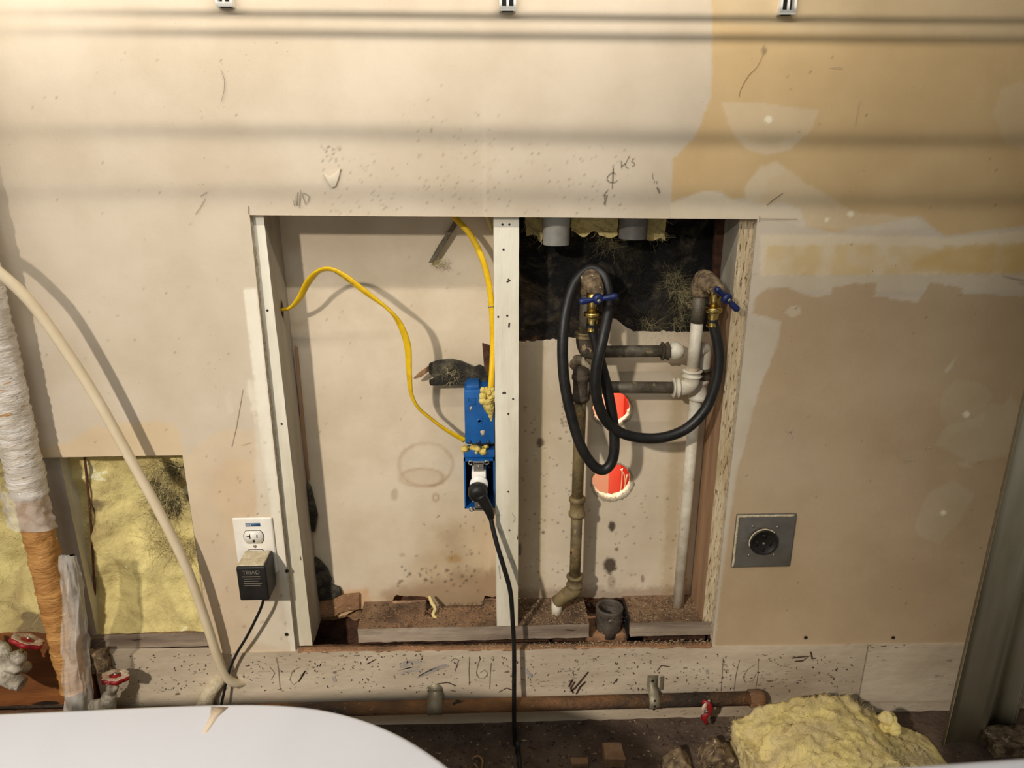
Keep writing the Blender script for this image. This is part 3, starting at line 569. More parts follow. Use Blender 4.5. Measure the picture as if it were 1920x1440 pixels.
# scars and writing on the base board
YBd = -.0056
mb = lambda nm, st, w, m='pencil_dark', lb=None: marks(nm, st, w, m, lb, YBd, bb1)
g = G()
for k in range(9): y = 1237+k*2.8; stroke([(748+RNG.uniform(-4, 8), y+4), (770+RNG.uniform(-3, 3), y+RNG.uniform(-2, 1)), (795+RNG.uniform(-14, 3), y-1)], .0024, YBd, g)
setp(mk('smudge', g, 'smudge_blue', bb1, smooth=False), kind='stuff'); g = G()
for k in range(5): stroke([(782+k, 1271-k*1.2), (812+RNG.uniform(-2, 2), 1259-k*1.6), (842-k*2, 1248-k*.8)], .002, YBd, g)
setp(mk('smudge', g, 'smudge_blue', bb1, smooth=False), kind='stuff')
mb('pencil_number', [[(845, 1240), (852, 1234), (860, 1238), (856, 1248), (853, 1258)], [(880, 1232), (879, 1258), (880, 1285)], [(900, 1235), (895, 1250), (893, 1262), (898, 1272), (908, 1272), (915, 1263), (908, 1256), (900, 1262)], [(921, 1243), (919, 1265), (918, 1292)]], .0011, lb='pencilled number 16 on the board')
mb('pencil_number', [[(1356, 1234), (1354, 1265), (1352, 1296)], [(1387, 1237), (1380, 1265), (1376, 1295)], [(1416, 1246), (1402, 1255), (1393, 1270), (1398, 1280), (1412, 1276), (1418, 1262)], [(1422, 1234), (1421, 1265), (1416, 1298)]], .0011, lb='pencilled strokes 1 1 6 1 on the board')
mb('pencil_mark', [[(518, 1233), (522, 1255), (525, 1295)], [(563, 1250), (548, 1258), (543, 1275), (550, 1284), (562, 1275), (573, 1258)], [(505, 1250), (515, 1262), (508, 1275)]], .0009)
mb('gouge', [[(1075, 1300), (1070, 1290), (1078, 1278)], [(1072, 1296), (1085, 1282), (1103, 1260)], [(1080, 1302), (1088, 1288), (1098, 1278)], [(1066, 1288), (1074, 1274)]], .004, 'scar')
mb('gouge', [[(560, 1278), (566, 1268), (572, 1258)]], .003, 'scar')
mb('scratch', [[(935, 1298), (950, 1290), (965, 1296)], [(820, 1282), (840, 1280), (855, 1286)], [(1232, 1258), (1240, 1248), (1256, 1250)], [(1150, 1282), (1158, 1272)], [(688, 1245), (705, 1236)]], .0022, 'scar')
mb('stain_spot', [[(985, 1255), (990, 1262), (997, 1270)], [(1192, 1225), (1189, 1230)], [(1325, 1256), (1327, 1264)], [(625, 1268), (628, 1278)]], .007, 'smudge_blue')
mb('knot', [[(1484, 1234), (1500, 1232), (1517, 1231), (1505, 1239), (1490, 1240)], [(1520, 1222), (1523, 1235), (1530, 1234)]], .0035, 'scar')
mb('nail_hole', [[(1567, 1255), (1569, 1257)], [(1562, 1272), (1564, 1274)], [(1523, 1251), (1526, 1252)]], .004, 'scar')
# pencil specks: short dirt ticks spread along the board, one joined part
g = G()
for _ in range(520):
    x, y = RNG.uniform(200, 1600), RNG.uniform(1225, 1298); L = RNG.uniform(1, 5); a = RNG.uniform(0, 3.1); stroke([(x, y), (x+L*math.cos(a), y+L*math.sin(a))], RNG.uniform(.0008, .002), YBd, g)
setp(mk('dirt_specks', g, 'scar', bb1, smooth=False), kind='stuff')
# brown board and dark void at the lower left
mk('trim_3', rbox(-1.34, X(178, 1260, .004)-.004, .002, .012, P(60, 1322, .002)[2], P(60, 1190, .002)[2], .012, .0008, 22), 'brown_wood', kind='structure', smooth=False, label='bare brown board behind the red-handled valves')
# concrete curb and floor
zc = .277; FLOOR = 0.0
g = rbox(-1.34, 1.3, -.30, .10, -.002, zc, .02, .004, 14); curb = mk('trim_4', g, 'concrete', kind='structure', label='dirty concrete curb along the foot of the wall')
mk('floor', box(-1.6, 1.6, -2.2, .95, -.03, 0), 'concrete', kind='structure', smooth=False)
print('curb z', zc, 'ledge', zl)
# ---- bright room glimpsed through the two holes
cxh = holes[0][0]
far = mk('wall_far', box(cxh-.7, cxh+.7, .78, .80, 0, 1.6), 'peach_wall', kind='structure', smooth=False)
binx = P(1169, 900, .28)[0]; t = thing('storage_bin', 'tall red bin with thin pale lines seen through the round holes', 'bin', (binx+.12, .36, 0))
mk('bin_wall', bevel(prism([(binx, .28, 0), (binx+.26, .24, 0), (binx+.26, .44, 0), (binx, .44, 0)], [(binx-.01, .28, 1.12), (binx+.27, .24, 1.12), (binx+.27, .44, 1.12), (binx-.01, .44, 1.12)]), .006), 'red_bin', t)
for pts in ([(1164, 880), (1171, 893), (1173, 925)], [(1163, 930), (1166, 900), (1167, 878)], [(1176, 890), (1171, 915), (1169, 926)]):
    g = G(); tube([P(x, y, .262) for x, y in pts], .0012, 6, 4, g); mk('rim_line', g, 'bin_line', t)
lamp('far_room_lamp', (cxh-.12, .60, 1.50), (cxh-.1, .66, .8), 30, .30, (1.0, .86, .72))

# ================================================================== INSULATION
def wool(x0, x1, z0f, z1f, Y, amp, cell=.006, seed=0, scale=14, edge=.012):
    nx = max(3, int((x1-x0)/cell)); nz = max(3, int(.35/cell)); x = np.linspace(x0, x1, nx+1); b, t = z0f(x), z1f(x); v = np.linspace(0, 1, nz+1)[:, None]
    V = np.stack([np.broadcast_to(x, (nz+1, nx+1)), np.full((nz+1, nx+1), Y), b+(t-b)*v], -1).reshape(-1, 3)
    n = vnoise(V*[1, 1, 1.3]+seed, scale, 4)-.5; rdg = .5-np.abs(vnoise(V*[1, 1, .8]+seed+40, scale*1.2, 4)-.5)*4; n = n*.7+rdg*.35; n2 = vnoise(V+seed+3, scale*5, 3)-.5; V[:, 1] -= (n+.1)*2*amp+n2*amp*.6
    V[:, 0] += n2*.006; V[:, 2] += n2*.006; return V, gridfaces(nz, nx)
def samp(V, nrm=(0, -1, 0)): return lambda: (V[RNG.integers(len(V))], nrm)
cz = lambda z: (lambda x: x*0+z)
# dark wool in the right bay, behind the hose bibs
V, Fc = wool(x_m1-.005, x_rs_t+.02, fpx([(960, 646), (1080, 640), (1130, 622), (1143, 612), (1180, 632), (1380, 632)]), cz(1.30), .118, .016, .005, 3, 16)
dw = mk('insulation_batt', (V, Fc), 'black_wool', label='sooty black fibreglass batt behind the two hose taps', cat='insulation')
Vf = V[(V[:, 1] < .125)]
setp(mk('dark_fibres', fibres(1500, samp(Vf), .05, .00013, .5, seg=6), 'wool_fibre_dark', dw, smooth=False), kind='stuff')
def near(V, spots):
    px, py = proj(V); m = np.zeros(len(V), bool)
    for x, y, r in spots: m |= np.hypot(px-x, py-y) < r
    return V[m]
setp(mk('olive_fibres', fibres(1500, samp(near(V, [(1255, 545, 32), (1225, 600, 30), (1290, 590, 25), (1180, 480, 28), (1060, 620, 25), (1000, 550, 26), (1200, 620, 22), (1120, 440, 30)])), .045, .00011, .5, seg=6), 'wool_fibre_olive', dw, smooth=False), kind='stuff')
setp(mk('pale_fibres', fibres(900, samp(near(V, [(1265, 530, 20), (1285, 560, 18), (1275, 600, 14), (1140, 450, 18), (1215, 605, 12)])), .035, .00011, .5, seg=6), 'wool_fibre_yellow', dw, smooth=False), kind='stuff')
# yellow tufts at the top of the same bay
for x0, x1, yb, lb in ((986, 1018, 448, 'yellow wool tuft left of the pale pipe stub'), (1070, 1158, 440, 'wide yellow wool tuft between the two pipe stubs'), (1214, 1250, 452, 'yellow wool tuft right of the grey pipe stub')):
    V, Fc = wool(P(x0, 430, .08)[0], P(x1, 430, .08)[0], (lambda x, yb=yb: x*0+P(1000, yb, .09)[2]+(vnoise(np.stack([x, x*0, x*0], -1), 60, 2)-.5)*.02), cz(1.28), .088, .010, .005, x0, 25)
    t = mk('wool_tuft', (V, Fc), 'batt_wool', label=lb, cat='insulation', group='yellow tufts above the taps')
    setp(mk('fibres', fibres(160, samp(V), .02, .00035, .7), 'wool_fibre_yellow', t, smooth=False), kind='stuff')
# yellow wool in the small left opening
zb = lambda y: P(250, y, .04)[2]
V, Fc = wool((X(108, 862)+X(72, 862))/2+.004, lBR[0]+.03, cz(zpt-.004), cz(lTR[1]+.03), .046, .022, .005, 8, 6)
V[:, 1] -= .024*np.clip((zpt+.10-V[:, 2])/.10, 0, 1)
yw = mk('insulation_batt', (V, Fc), 'yellow_wool', label='dirty yellow fibreglass batt right of the grey stud in the small opening', cat='insulation')
setp(mk('fibres', fibres(1600, samp(V), .022, .00016, .5), 'wool_fibre_yellow', yw, smooth=False), kind='stuff')
setp(mk('torn_fibres', fibres(1100, samp(near(V, [(300, 890, 30), (320, 920, 24), (310, 1010, 30), (345, 1030, 26), (300, 960, 20)])), .045, .0004, .7), 'wool_fibre_yellow', yw, smooth=False), kind='stuff')
setp(mk('sooty_fibres', fibres(700, samp(near(V, [(300, 925, 18), (325, 950, 18), (290, 905, 12), (330, 880, 14)])), .03, .0004, .8), 'wool_fibre_dark', yw, smooth=False), kind='stuff')
V, Fc = wool(-1.34, (X(108, 862)+X(72, 862))/2-.004, cz(zpt-.004), cz(lTR[1]+.02), .042, .026, .006, 21, 6)
V[:, 1] -= .020*np.clip((zpt+.10-V[:, 2])/.10, 0, 1)
yw2 = mk('insulation_batt', (V, Fc), 'yellow_wool', label='bright yellow fibreglass batt at the far left behind the wrapped pipe', cat='insulation')
setp(mk('fibres', fibres(900, samp(V), .03, .0003, .6), 'wool_fibre_yellow', yw2, smooth=False), kind='stuff')
# loose wool low in the void beside the left stud
V, Fc = wool(X(588, 1150, .09), X(674, 1150, .09), (lambda x: x*0+zpt-.045+(vnoise(np.stack([x, x*0, x*0], -1), 40, 2)-.5)*.03), cz(zpt-.008), .112, .008, .005, 5, 25)
mk('wool_tuft', (V, Fc), 'brown_paper', label='scrap of dull wool in the dark gap beside the left stud', cat='insulation')
mk('wire', tube([P(x, y, .034) for x, y in ((158, 850), (163, 900), (169, 960), (173, 1020), (176, 1080), (178, 1112), (171, 1126))], .0022, 8), 'red_wire', label='thin rust-red wire hanging down the yellow batt', cat='wire')
def cluster(cen, ext, n, r, seed=0):
    g = G(); rg = np.random.default_rng(seed)
    for _ in range(n):
        c = np.array(cen)+rg.uniform(-1, 1, 3)*np.array(ext); rr = r*(.6+.8*rg.random()); bm = bmesh.new(); bmesh.ops.create_icosphere(bm, subdivisions=2, radius=rr)
        V = np.array([v.co for v in bm.verts]); V = V*(1+(vnoise(V+seed+c*9, 260, 2)-.5)*.9)[:, None]+c; bm.verts.index_update(); g.add(V, [tuple(v.index for v in f.verts) for f in bm.faces]); bm.free()
    return g
cluster0 = cluster
# batt lying on the curb at the right
def lump(outline, y0, y1, z0, zf, cell=.008, seed=0, amp=.01):
    """block of wool: x range, depth range, top height function of x (z relative), noisy"""
    x0, x1 = outline; g = rbox(x0, x1, y0, y1, 0, 1, .001, 0)  if False else None
    nx, ny, nz = int((x1-x0)/cell), max(3, int((y1-y0)/cell)), 10; gg = G(); idx = {}
    def vid(i, j, k):
        if (i, j, k) not in idx:
            x = x0+(x1-x0)*i/nx; idx[(i, j, k)] = len(gg.v); gg.v.append((x, y0+(y1-y0)*j/ny, z0+zf(x)*k/nz))
        return idx[(i, j, k)]
    for i in range(nx):
        for j in range(ny): gg.f += [(vid(i, j, nz), vid(i+1, j, nz), vid(i+1, j+1, nz), vid(i, j+1, nz))]
    for i in range(nx):
        for k in range(nz): gg.f += [(vid(i, 0, k), vid(i+1, 0, k), vid(i+1, 0, k+1), vid(i, 0, k+1)), (vid(i, ny, k), vid(i, ny, k+1), vid(i+1, ny, k+1), vid(i+1, ny, k))]
    for j in range(ny):
        for k in range(nz): gg.f += [(vid(0, j, k), vid(0, j, k+1), vid(0, j+1, k+1), vid(0, j+1, k)), (vid(nx, j, k), vid(nx, j+1, k), vid(nx, j+1, k+1), vid(nx, j, k+1))]
    V = np.array(gg.v); h = np.clip((V[:, 2]-z0)/.03, 0, 1)
    for q in range(3): V[:, q] += ((vnoise(V+seed+q*7, 22, 4)-.5)*2*amp+(vnoise(V+seed+q*3, 110, 4)-.5)*amp*1.6)*h
    gg.v = [tuple(p) for p in V]; return gg, V
YQ = -.13; zx = lambda pts: (lambda x: float(np.interp(x, [P(a, b, YQ+.06)[0] for a, b in pts], [P(a, b, YQ+.06)[2]-zc for a, b in pts])))
bx0, bx1 = P(1392, 1400, YQ)[0], P(1778, 1400, YQ)[0]
gg, V = lump((bx0, bx1), YQ-.10, YQ+.06, zc-.002, zx([(1395, 1345), (1425, 1322), (1480, 1306), (1540, 1300), (1600, 1310), (1640, 1340), (1680, 1360), (1720, 1372), (1745, 1380), (1765, 1352), (1785, 1385)]), .0055, 4, .012)
bt = mk('insulation_batt', gg, 'batt_wool', label='torn chunk of yellow fibreglass lying on the curb at the lower right', cat='insulation')
Vt = V[(V[:, 2] > zc+.03)]
setp(mk('fibres', fibres(5200, samp(Vt, (0, -.2, .7)), .015, .00019, .55, seg=3), 'wool_fibre_yellow', bt, smooth=False), kind='stuff')
mk('wool_peak', cluster0(P(1668, 1362, YQ), (.008, .010, .014), 9, .009, 9), 'batt_wool', bt)

# ================================================================== SHELF STANDARDS AND SHELF ABOVE
stds = []
for px, py, lb in ((420, 12, 'slotted white shelf standard nearest the left end of the wall'), (952, 20, 'slotted white shelf standard above the middle stud'), (1477, 27, 'slotted white shelf standard over the bare tan drywall')):
    c = P(px, py, -.013); zb_ = c[2]; t = thing('shelf_standard', lb, 'shelf standard', (c[0], -.006, zb_), 'slotted shelf standards'); w = .0118; stds.append((c[0], zb_))
    g = G(); box(c[0]-w, c[0]-.0085, -.013, 0, zb_, 1.86, g); box(c[0]+.0085, c[0]+w, -.013, 0, zb_, 1.86, g); box(c[0]-.0018, c[0]+.0018, -.0128, -.011, zb_+.003, 1.86, g)
    k = 0; z = zb_
    while z < 1.82:
        box(c[0]-.0085, c[0]+.0085, -.013, -.0112, z, z+(.006 if k == 0 else .010), g); z += .032 if k == 0 else .0317; k += 1
    mk('slotted_channel', g, 'standard_white', t, smooth=False)
    mk('channel_back', box(c[0]-.0084, c[0]+.0084, -.0022, -.0008, zb_, 1.86), 'slot_black', t, smooth=False)
    if zb_ > 0:
        g = hexa(G(), [(c[0]-.002, -.0135, 1.64), (c[0]+.002, -.0135, 1.64), (c[0]+.002, -.0135, 1.703), (c[0]-.002, -.0135, 1.703)], [(c[0]-.002, -.29, 1.692), (c[0]+.002, -.29, 1.692), (c[0]+.002, -.29, 1.703), (c[0]-.002, -.29, 1.703)]); mk('bracket_arm', g, 'standard_white', t, smooth=False)
xs0, xs1 = -.53, 1.25; ZS = 1.707
t = thing('wire_shelf', 'white wire shelf carried on the slotted standards above', 'shelf', ((xs0+xs1)/2, -.16, ZS))
for y, z in ((-.022, ZS), (-.217, ZS-.002), (-.235, ZS-.002), (-.300, ZS), (-.302, ZS-.027)): mk('long_rod', tube([(xs0, y, z), (xs1, y, z)], .0019, 8, smooth=False), 'wire_white', t)
cw0 = None
for k in range(int((xs1-xs0)/.03)):
    if cw0 is None: cw0 = mk('cross_wire', tube([(xs0+.01, -.02, ZS+.005), (xs0+.01, -.300, ZS+.005), (xs0+.01, -.3075, ZS-.027)], .0013, 6, smooth=False), 'wire_white', t)
    else:
        c_w = cw0.copy(); C.objects.link(c_w); c_w.parent = t; c_w.location = (.03*k, 0, 0)
# ================================================================== ELECTRICAL: receptacle plate, adapter
c = P(479, 1023, -.003)
t = thing('outlet_plate', 'white duplex outlet plate with a blue sticker above the black adapter', 'outlet', (c[0], 0, c[2]-.057))
def R3(cx, cz, w, h, y0, y1): return box(cx-w/2, cx+w/2, y0, y1, cz-h/2, cz+h/2)
mk('cover_plate', bevel(R3(c[0], c[2], .070, .114, -.0055, 0), .003, 3), 'white_plastic', t)
for dz in (.0195, -.0195):
    oc = [c[0], -.0056, c[2]+dz]; g = G()
    pts = [(.0175*math.cos(a)*1.0, max(-.0125, min(.0125, .0175*math.sin(a)))) for a in np.linspace(0, 2*math.pi, 33)[:-1]]
    f = prism([(oc[0]+a, -.0078, oc[2]+b) for a, b in pts], [(oc[0]+a, -.005, oc[2]+b) for a, b in pts]); fo = mk('receptacle_face', f, 'white_plastic', t)
    rg = tube([(oc[0]+a*1.03, -.0058, oc[2]+b*1.03) for a, b in pts+[pts[0]]], .0006, 6, smooth=False); mk('gap_ring', rg, 'scar', t)
    for dx, h in ((-.0063, .0085), (.0063, .0065)): mk('slot', R3(oc[0]+dx, oc[2]+.002, .0018, h, -.0081, -.0076), 'slot_black', t)
    if dz > 0: mk('slot', R3(oc[0]-.0095, oc[2]+.002, .005, .0018, -.0081, -.0076), 'slot_black', t)
    mk('ground_slot', lathe((oc[0], -.0076, oc[2]-.0075), (0, -1, 0), [(0, .0026), (.0005, .0026)], 12), 'slot_black', t)
s = P(474, 984, -.0057); mk('sticker', R3(s[0], s[2], .026, .0065, -.0061, -.005), 'sticker_blue', t)
mk('sticker_lettering', textmesh('GO', .006, (s[0]-.008, -.0062, s[2]-.002), (1, 0, 0), (0, 0, 1)), 'white_plastic', t, smooth=False)
mk('centre_screw', lathe((c[0], -.0055, c[2]), (0, -1, 0), [(0, .003), (.001, .0026)], 12), 'steel', t)
# adapter
yf = -.060; f0, f1, f2, f3 = P(441, 1064, yf), P(497, 1062, yf), P(505, 1126, yf), P(451, 1127, yf)
ax0, ax1, az1, az0 = (f0[0]+f3[0])/2, (f1[0]+f2[0])/2, f0[2], f3[2]
t = thing('power_adapter', 'black wall adapter with a dusty top plugged into the outlet', 'adapter', ((ax0+ax1)/2, -.03, az0))
bd = mk('housing', bevel(box(ax0, ax1, yf, -.0085, az0, az1), .0035, 3), 'black_plastic', t)
g = rbox(ax0+.002, ax1-.004, yf+.004, -.009, az1-.001, az1+.0018, .003, .0009, 4); mk('dust_layer', g, 'dust', t)
w = ax1-ax0
mk('lettering', textmesh('TRIAD', .0105, ((ax0+ax1)/2, yf-.0004, az1-.014), (1, 0, 0), (0, 0, 1)), 'print_grey', bd, smooth=False)
for k in range(5):
    mk('print_line', R3((ax0+ax1)/2-.001+.002*(k % 2), az1-.019-.0045*k, w*(.62-.06*(k % 3)), .0011, yf-.0006, yf+.0005), 'print_grey', bd, smooth=False)
mk('prong', box((ax0+ax1)/2-.008, (ax0+ax1)/2+.008, -.009, -.0075, (az0+az1)/2, (az0+az1)/2+.008), 'steel', t)
mk('cord', tube([((ax0+ax1)/2+.012, -.035, az0+.002), P(491, 1135, -.035), P(481, 1158, -.033), P(462, 1195, -.028), P(444, 1225, -.024), P(432, 1252, -.022), P(424, 1280, -.022), P(417, 1312, -.026), P(410, 1345, -.03)], .0026, 8), 'black_rubber', t)

# ================================================================== BLUE BOXES AND YELLOW CABLES
YF = .022; a, b = P(870, 732, YF), P(927, 832, YF)
t = thing('electrical_box', 'upper blue plastic box, closed, fixed to the middle stud', 'electrical box', ((a[0]+b[0])/2, .06, b[2]))
mk('case', bevel(box(a[0], x_m0-.0012, YF, .095, b[2], a[2]), .002), 'blue_box', t)
p = P(885, 752, YF); g = G()
for dx, dz, ww, hh in ((0, .0055, .012, .0016), (0, 0, .009, .0016), (0, -.0055, .012, .0016), (.006, 0, .0016, .0126), (-.0065, .002, .0016, .006)): box(p[0]+dx-ww/2, p[0]+dx+ww/2, YF-.0012, YF+.001, p[2]+dz-hh/2, p[2]+dz+hh/2, g)
mk('moulded_mark', g, 'blue_box', t, smooth=False)
p = P(899, 790, YF); mk('screw_boss', lathe(p, (0, -1, 0), [(-.001, .0055), (.001, .005), (.001, .003), (0, .0025)], 16), 'blue_box', t)
for x in (880, 897, 915): p = P(x, 829, YF); mk('tab', R3(p[0], p[2], .007, .006, YF-.002, YF+.004), 'blue_box_shaded', t)
p = P(883, 726, YF); mk('top_flange', bevel(box(a[0]+.004, a[0]+.026, YF+.006, .08, a[2]-.002, a[2]+.006), .001), 'blue_box', t)
p = P(905, 814, YF); mk('paint_smear', blob([(900, 808), (908, 807), (909, 816), (903, 819)], YF, .0004), 'gypsum', t)
mk('paint_smear', blob([(880, 763), (885, 762), (884, 770), (881, 771)], YF, .0004), 'gypsum', t)
mk('foam_lump', cluster(P(914, 741, YF-.004), (.010, .004, .016), 26, .0052, 3), 'foam', t)
mk('foam_drip', tube([P(914, 748, YF-.006), P(917, 765, YF-.004), P(920, 778, YF-.002), P(921, 790, YF-.001)], [.010, .008, .004, .001], 10, rj=.4), 'foam', t)
# lower box
t = thing('electrical_box', 'lower blue plastic box, open in front with a receptacle inside', 'electrical box', ((a[0]+b[0])/2, .06, P(900, 956, YF)[2]))
x0, x1 = P(870, 900, YF)[0], x_m0-.0012; z0, z1 = P(900, 953, YF)[2], P(900, 862, YF)[2]
g = G(); box(x0, x0+.0028, YF, .09, z0, z1, g); mk('side_wall', g, 'blue_box', t, smooth=False)
mk('side_wall', box(x1-.0028, x1, YF, .09, z0, z1), 'blue_box', t, smooth=False); mk('bottom_wall', box(x0, x1, YF, .09, z0, z0+.0028), 'blue_box', t, smooth=False)
mk('top_wall', box(x0, x1, YF, .09, z1-.0028, z1), 'blue_box', t, smooth=False); mk('back_wall', box(x0, x1, .087, .09, z0, z1), 'blue_box_shaded', t, smooth=False)
mk('top_flange', bevel(box(x0, x1, YF+.008, .05, z1+.0005, P(900, 848, YF)[2]), .001), 'blue_box', t)
mk('foam_lump', cluster(P(893, 843, YF+.012), (.020, .008, .007), 26, .0048, 5), 'foam', t)
# receptacle
cx = P(898, 900, YF-.002)[0]; yk = YF-.0015
rt = thing('receptacle', 'white receptacle on a steel yoke in the lower blue box', 'outlet', (cx, yk, P(898, 960, yk)[2]))
def ear(py, up):
    z = P(898, py, yk)[2]; s = 1 if up else -1
    mk('yoke', bevel(box(cx-.0085, cx+.0085, yk, yk+.0015, min(z, z-s*.02), max(z, z-s*.02)), .0004), 'steel', rt)
    mk('yoke_tab', bevel(box(cx-.013, cx+.013, yk, yk+.0014, z-.0028, z+.0028), .0004), 'steel', rt)
    for q in (-1, 1): mk('plaster_ear', lathe((cx+q*.0145, yk+.0015, z), (0, -1, 0), [(0, .0024), (0, .0046), (.0015, .0046), (.0015, .0024), (0, .0024)], 14, caps=False), 'steel', rt)
    mk('yoke_screw', lathe((cx, yk, z-s*.007), (0, -1, 0), [(0, .0028), (.0012, .0024)], 10), 'steel', rt)
ear(868, True); ear(955, False)
zt_, zb_ = P(898, 884, yk)[2], P(898, 940, yk)[2]
mk('body', bevel(box(cx-.013, cx+.013, yk-.004, yk+.03, zb_, zt_), .003), 'white_plastic', rt)
mk('face', lathe((cx, yk-.003, P(897, 905, yk)[2]), (0, -1, 0), [(0, .0165), (.004, .0165), (.006, .0155)], 24), 'white_plastic', rt)
mk('face_screw', lathe((cx, yk-.004, P(896, 893, yk)[2]), (0, -1, 0), [(0, .002), (.001, .0018)], 8), 'steel', rt)
# plug and cord
pc = P(896, 918, yk-.012); ct = thing('power_lead', 'black round plug with a long cord hanging from the lower blue box', 'power lead', (P(966, 1430, -.05)[0], -.05, zc))
mk('plug', lathe((pc[0], yk-.009, pc[2]), (.0, -1, -.12), [(0, .014), (.004, .0175), (.014, .0175), (.020, .0155), (.024, .011), (.0245, .006)], 28), 'black_plastic', ct)
mk('strain_relief', tube([P(900, 928, yk-.026), P(910, 945, yk-.026), P(917, 958, yk-.026), P(921, 972, yk-.026)], [.011, .010, .0085, .006], 12), 'black_plastic', ct)
mk('cable', tube([P(919, 965, yk-.026), P(924, 990, -.012), P(933, 1025, -.020), P(946, 1068, -.026), P(957, 1110, -.030), P(961, 1160, -.032), P(964, 1220, -.035), P(964, 1290, -.04), P(964, 1350, -.05), P(966, 1400, -.06), P(968, 1445, -.07), (P(970, 1470, -.08)[0], -.085, zc+.03), (P(972, 1470, -.08)[0], -.10, zc+.006), (P(976, 1470, -.08)[0], -.15, zc+.005), (P(990, 1470, -.08)[0], -.24, zc+.005)], .0044, 10), 'black_rubber', ct)
# yellow cables
pts = [(524, 580, .060), (533, 580, .056), (546, 576, .050), (561, 560, .040), (577, 530, .026), (597, 509, .012), (622, 505, .002), (652, 522, -.004), (690, 551, -.006), (728, 580, -.004), (750, 608, 0), (764, 648, .006), (767, 700, .014), (771, 738, .022), (784, 764, .030), (808, 785, .036), (836, 806, .042), (872, 826, .048)]
yc = mk('cable', tube([P(*p) for p in pts], .0066, 12, 8, flat=.46, twist=[1.57, 1.57, 1.5, 1.2, 1.0, 1.2, .9, .3, .5, 1.1, .4, .2, .7, .9, 1.0, 1.0, .6, .2]), 'yellow_jacket', label='flat yellow cable arching from the left stud to the upper blue box', cat='cable')
g = G()
for k, (x, y) in enumerate(((628, 511), (636, 515), (644, 520), (650, 525), (657, 530))): stroke([(x, y), (x+5, y+3.2)], .0016, -.0085, g)
setp(mk('printed_text', g, 'pencil_dark', yc, smooth=False), kind='stuff')
pts = [(850, 404, .062), (856, 412, .060), (878, 435, .054), (898, 470, .048), (912, 510, .044), (920, 555, .042), (923, 600, .040), (924, 650, .036), (922, 700, .026), (919, 738, .018)]
yc2 = mk('cable', tube([P(*p) for p in pts], .0050, 12, 8, flat=.75), 'yellow_jacket', label='yellow cable running down beside the middle stud into the upper blue box', cat='cable')
mk('cable_staple', tube([(x_m0, .036, P(922, 574, .04)[2]), P(916, 575, .034), P(916, 577, .050)], .0008, 6, 4), 'steel', yc2)
# torn paper pieces around the boxes
YP = .070
g = prism([P(x, y, YP) for x, y in ((804, 681), (820, 675), (846, 672), (868, 677), (888, 688), (900, 683), (912, 690), (921, 704), (916, 722), (880, 721), (845, 722), (806, 723), (804, 712), (815, 708), (804, 700))], [P(x, y, YP+.016) for x, y in ((804, 681), (820, 675), (846, 672), (868, 677), (888, 688), (900, 683), (912, 690), (921, 704), (916, 722), (880, 721), (845, 722), (806, 723), (804, 712), (815, 708), (804, 700))])
flap = mk('wool_scrap', bevel(g, .003), 'black_paper', label='scrap of sooty paper-faced wool above the upper blue box', cat='insulation')
V = np.array([P(RNG.uniform(808, 910), RNG.uniform(680, 720), YP-.001) for _ in range(300)]); setp(mk('fibres', fibres(220, samp(V), .012, .0002, .6), 'wool_fibre_olive', flap, smooth=False), kind='stuff')
setp(mk('pale_fibres', fibres(110, samp(near(V, [(845, 700, 18)])), .012, .0002, .6), 'wool_fibre_yellow', flap, smooth=False), kind='stuff')
mk('paper_strip', bevel(pxprism([(775, 709), (786, 698), (804, 686), (805, 696), (790, 707), (777, 711)], YP+.006, YP+.008), .0005), 'brown_paper', flap)
mk('wood_chip', bevel(pxprism([(904, 645), (924, 651), (922, 690), (918, 712), (908, 692)], .050, .060), .001), 'dark_bark', label='dark splinter of bark wedged beside the yellow cable', cat='wood chip')
g = prism([P(x, y, .085) for x, y in ((853, 412), (861, 416), (838, 452), (812, 492), (803, 493), (823, 458))], [P(x, y, .092) for x, y in ((853, 412), (861, 416), (838, 452), (812, 492), (803, 493), (823, 458))])
sp = mk('foil_strip', bevel(g, .0015), 'grey_strip', label='grey torn strip dangling from the top of the left bay', cat='strip')
V = np.array([P(RNG.uniform(808, 835), RNG.uniform(488, 500), .088) for _ in range(60)]); setp(mk('fibres', fibres(120, samp(V), .012, .0003, .7), 'wool_fibre_yellow', sp, smooth=False), kind='stuff')
mk('cable_stub', tube([P(913, 404, .08), P(918, 418, .08), P(922, 432, .08)], .0035, 8), 'batt_wool', label='short pale cable stub at the top beside the middle stud', cat='cable')
# paper and wood edges along the left stud
mk('wood_strip', bevel(pxprism([(552, 650), (557, 652), (574, 840), (580, 900), (576, 905), (566, 830)], .095, .1005), .0006), 'raw_wood', label='thin brown wood strip behind the left stud', cat='wood strip')
for pts, lb in (([(572, 905), (582, 915), (595, 968), (590, 1000), (580, 995), (574, 950)], 'black torn paper behind the left stud at mid height'), ([(588, 1046), (600, 1054), (614, 1070), (622, 1090), (618, 1098), (636, 1104), (640, 1115), (622, 1125), (598, 1128), (590, 1100)], 'crumpled black paper at the foot of the left stud')):
    g = pxprism(pts, .090, .0995); o = mk('paper_scrap', bevel(g, .0025), 'black_paper', label=lb, cat='paper')
mk('wood_strip', bevel(pxprism([(1343, 405), (1360, 408), (1352, 520), (1340, 560), (1338, 500)], .088, .100), .001), 'dark_bark', label='dark brown batten behind the right stud at the top', cat='wood strip')
g = pxprism([(597, 1122), (640, 1117), (674, 1114), (674, 1143), (645, 1147), (636, 1150), (628, 1157), (604, 1156), (597, 1148)], .094, .1005); mk('torn_board', bevel(g, .0012), 'rust_ledge', label='torn wood-fibre layer above the gap beside the left stud', cat='wood')
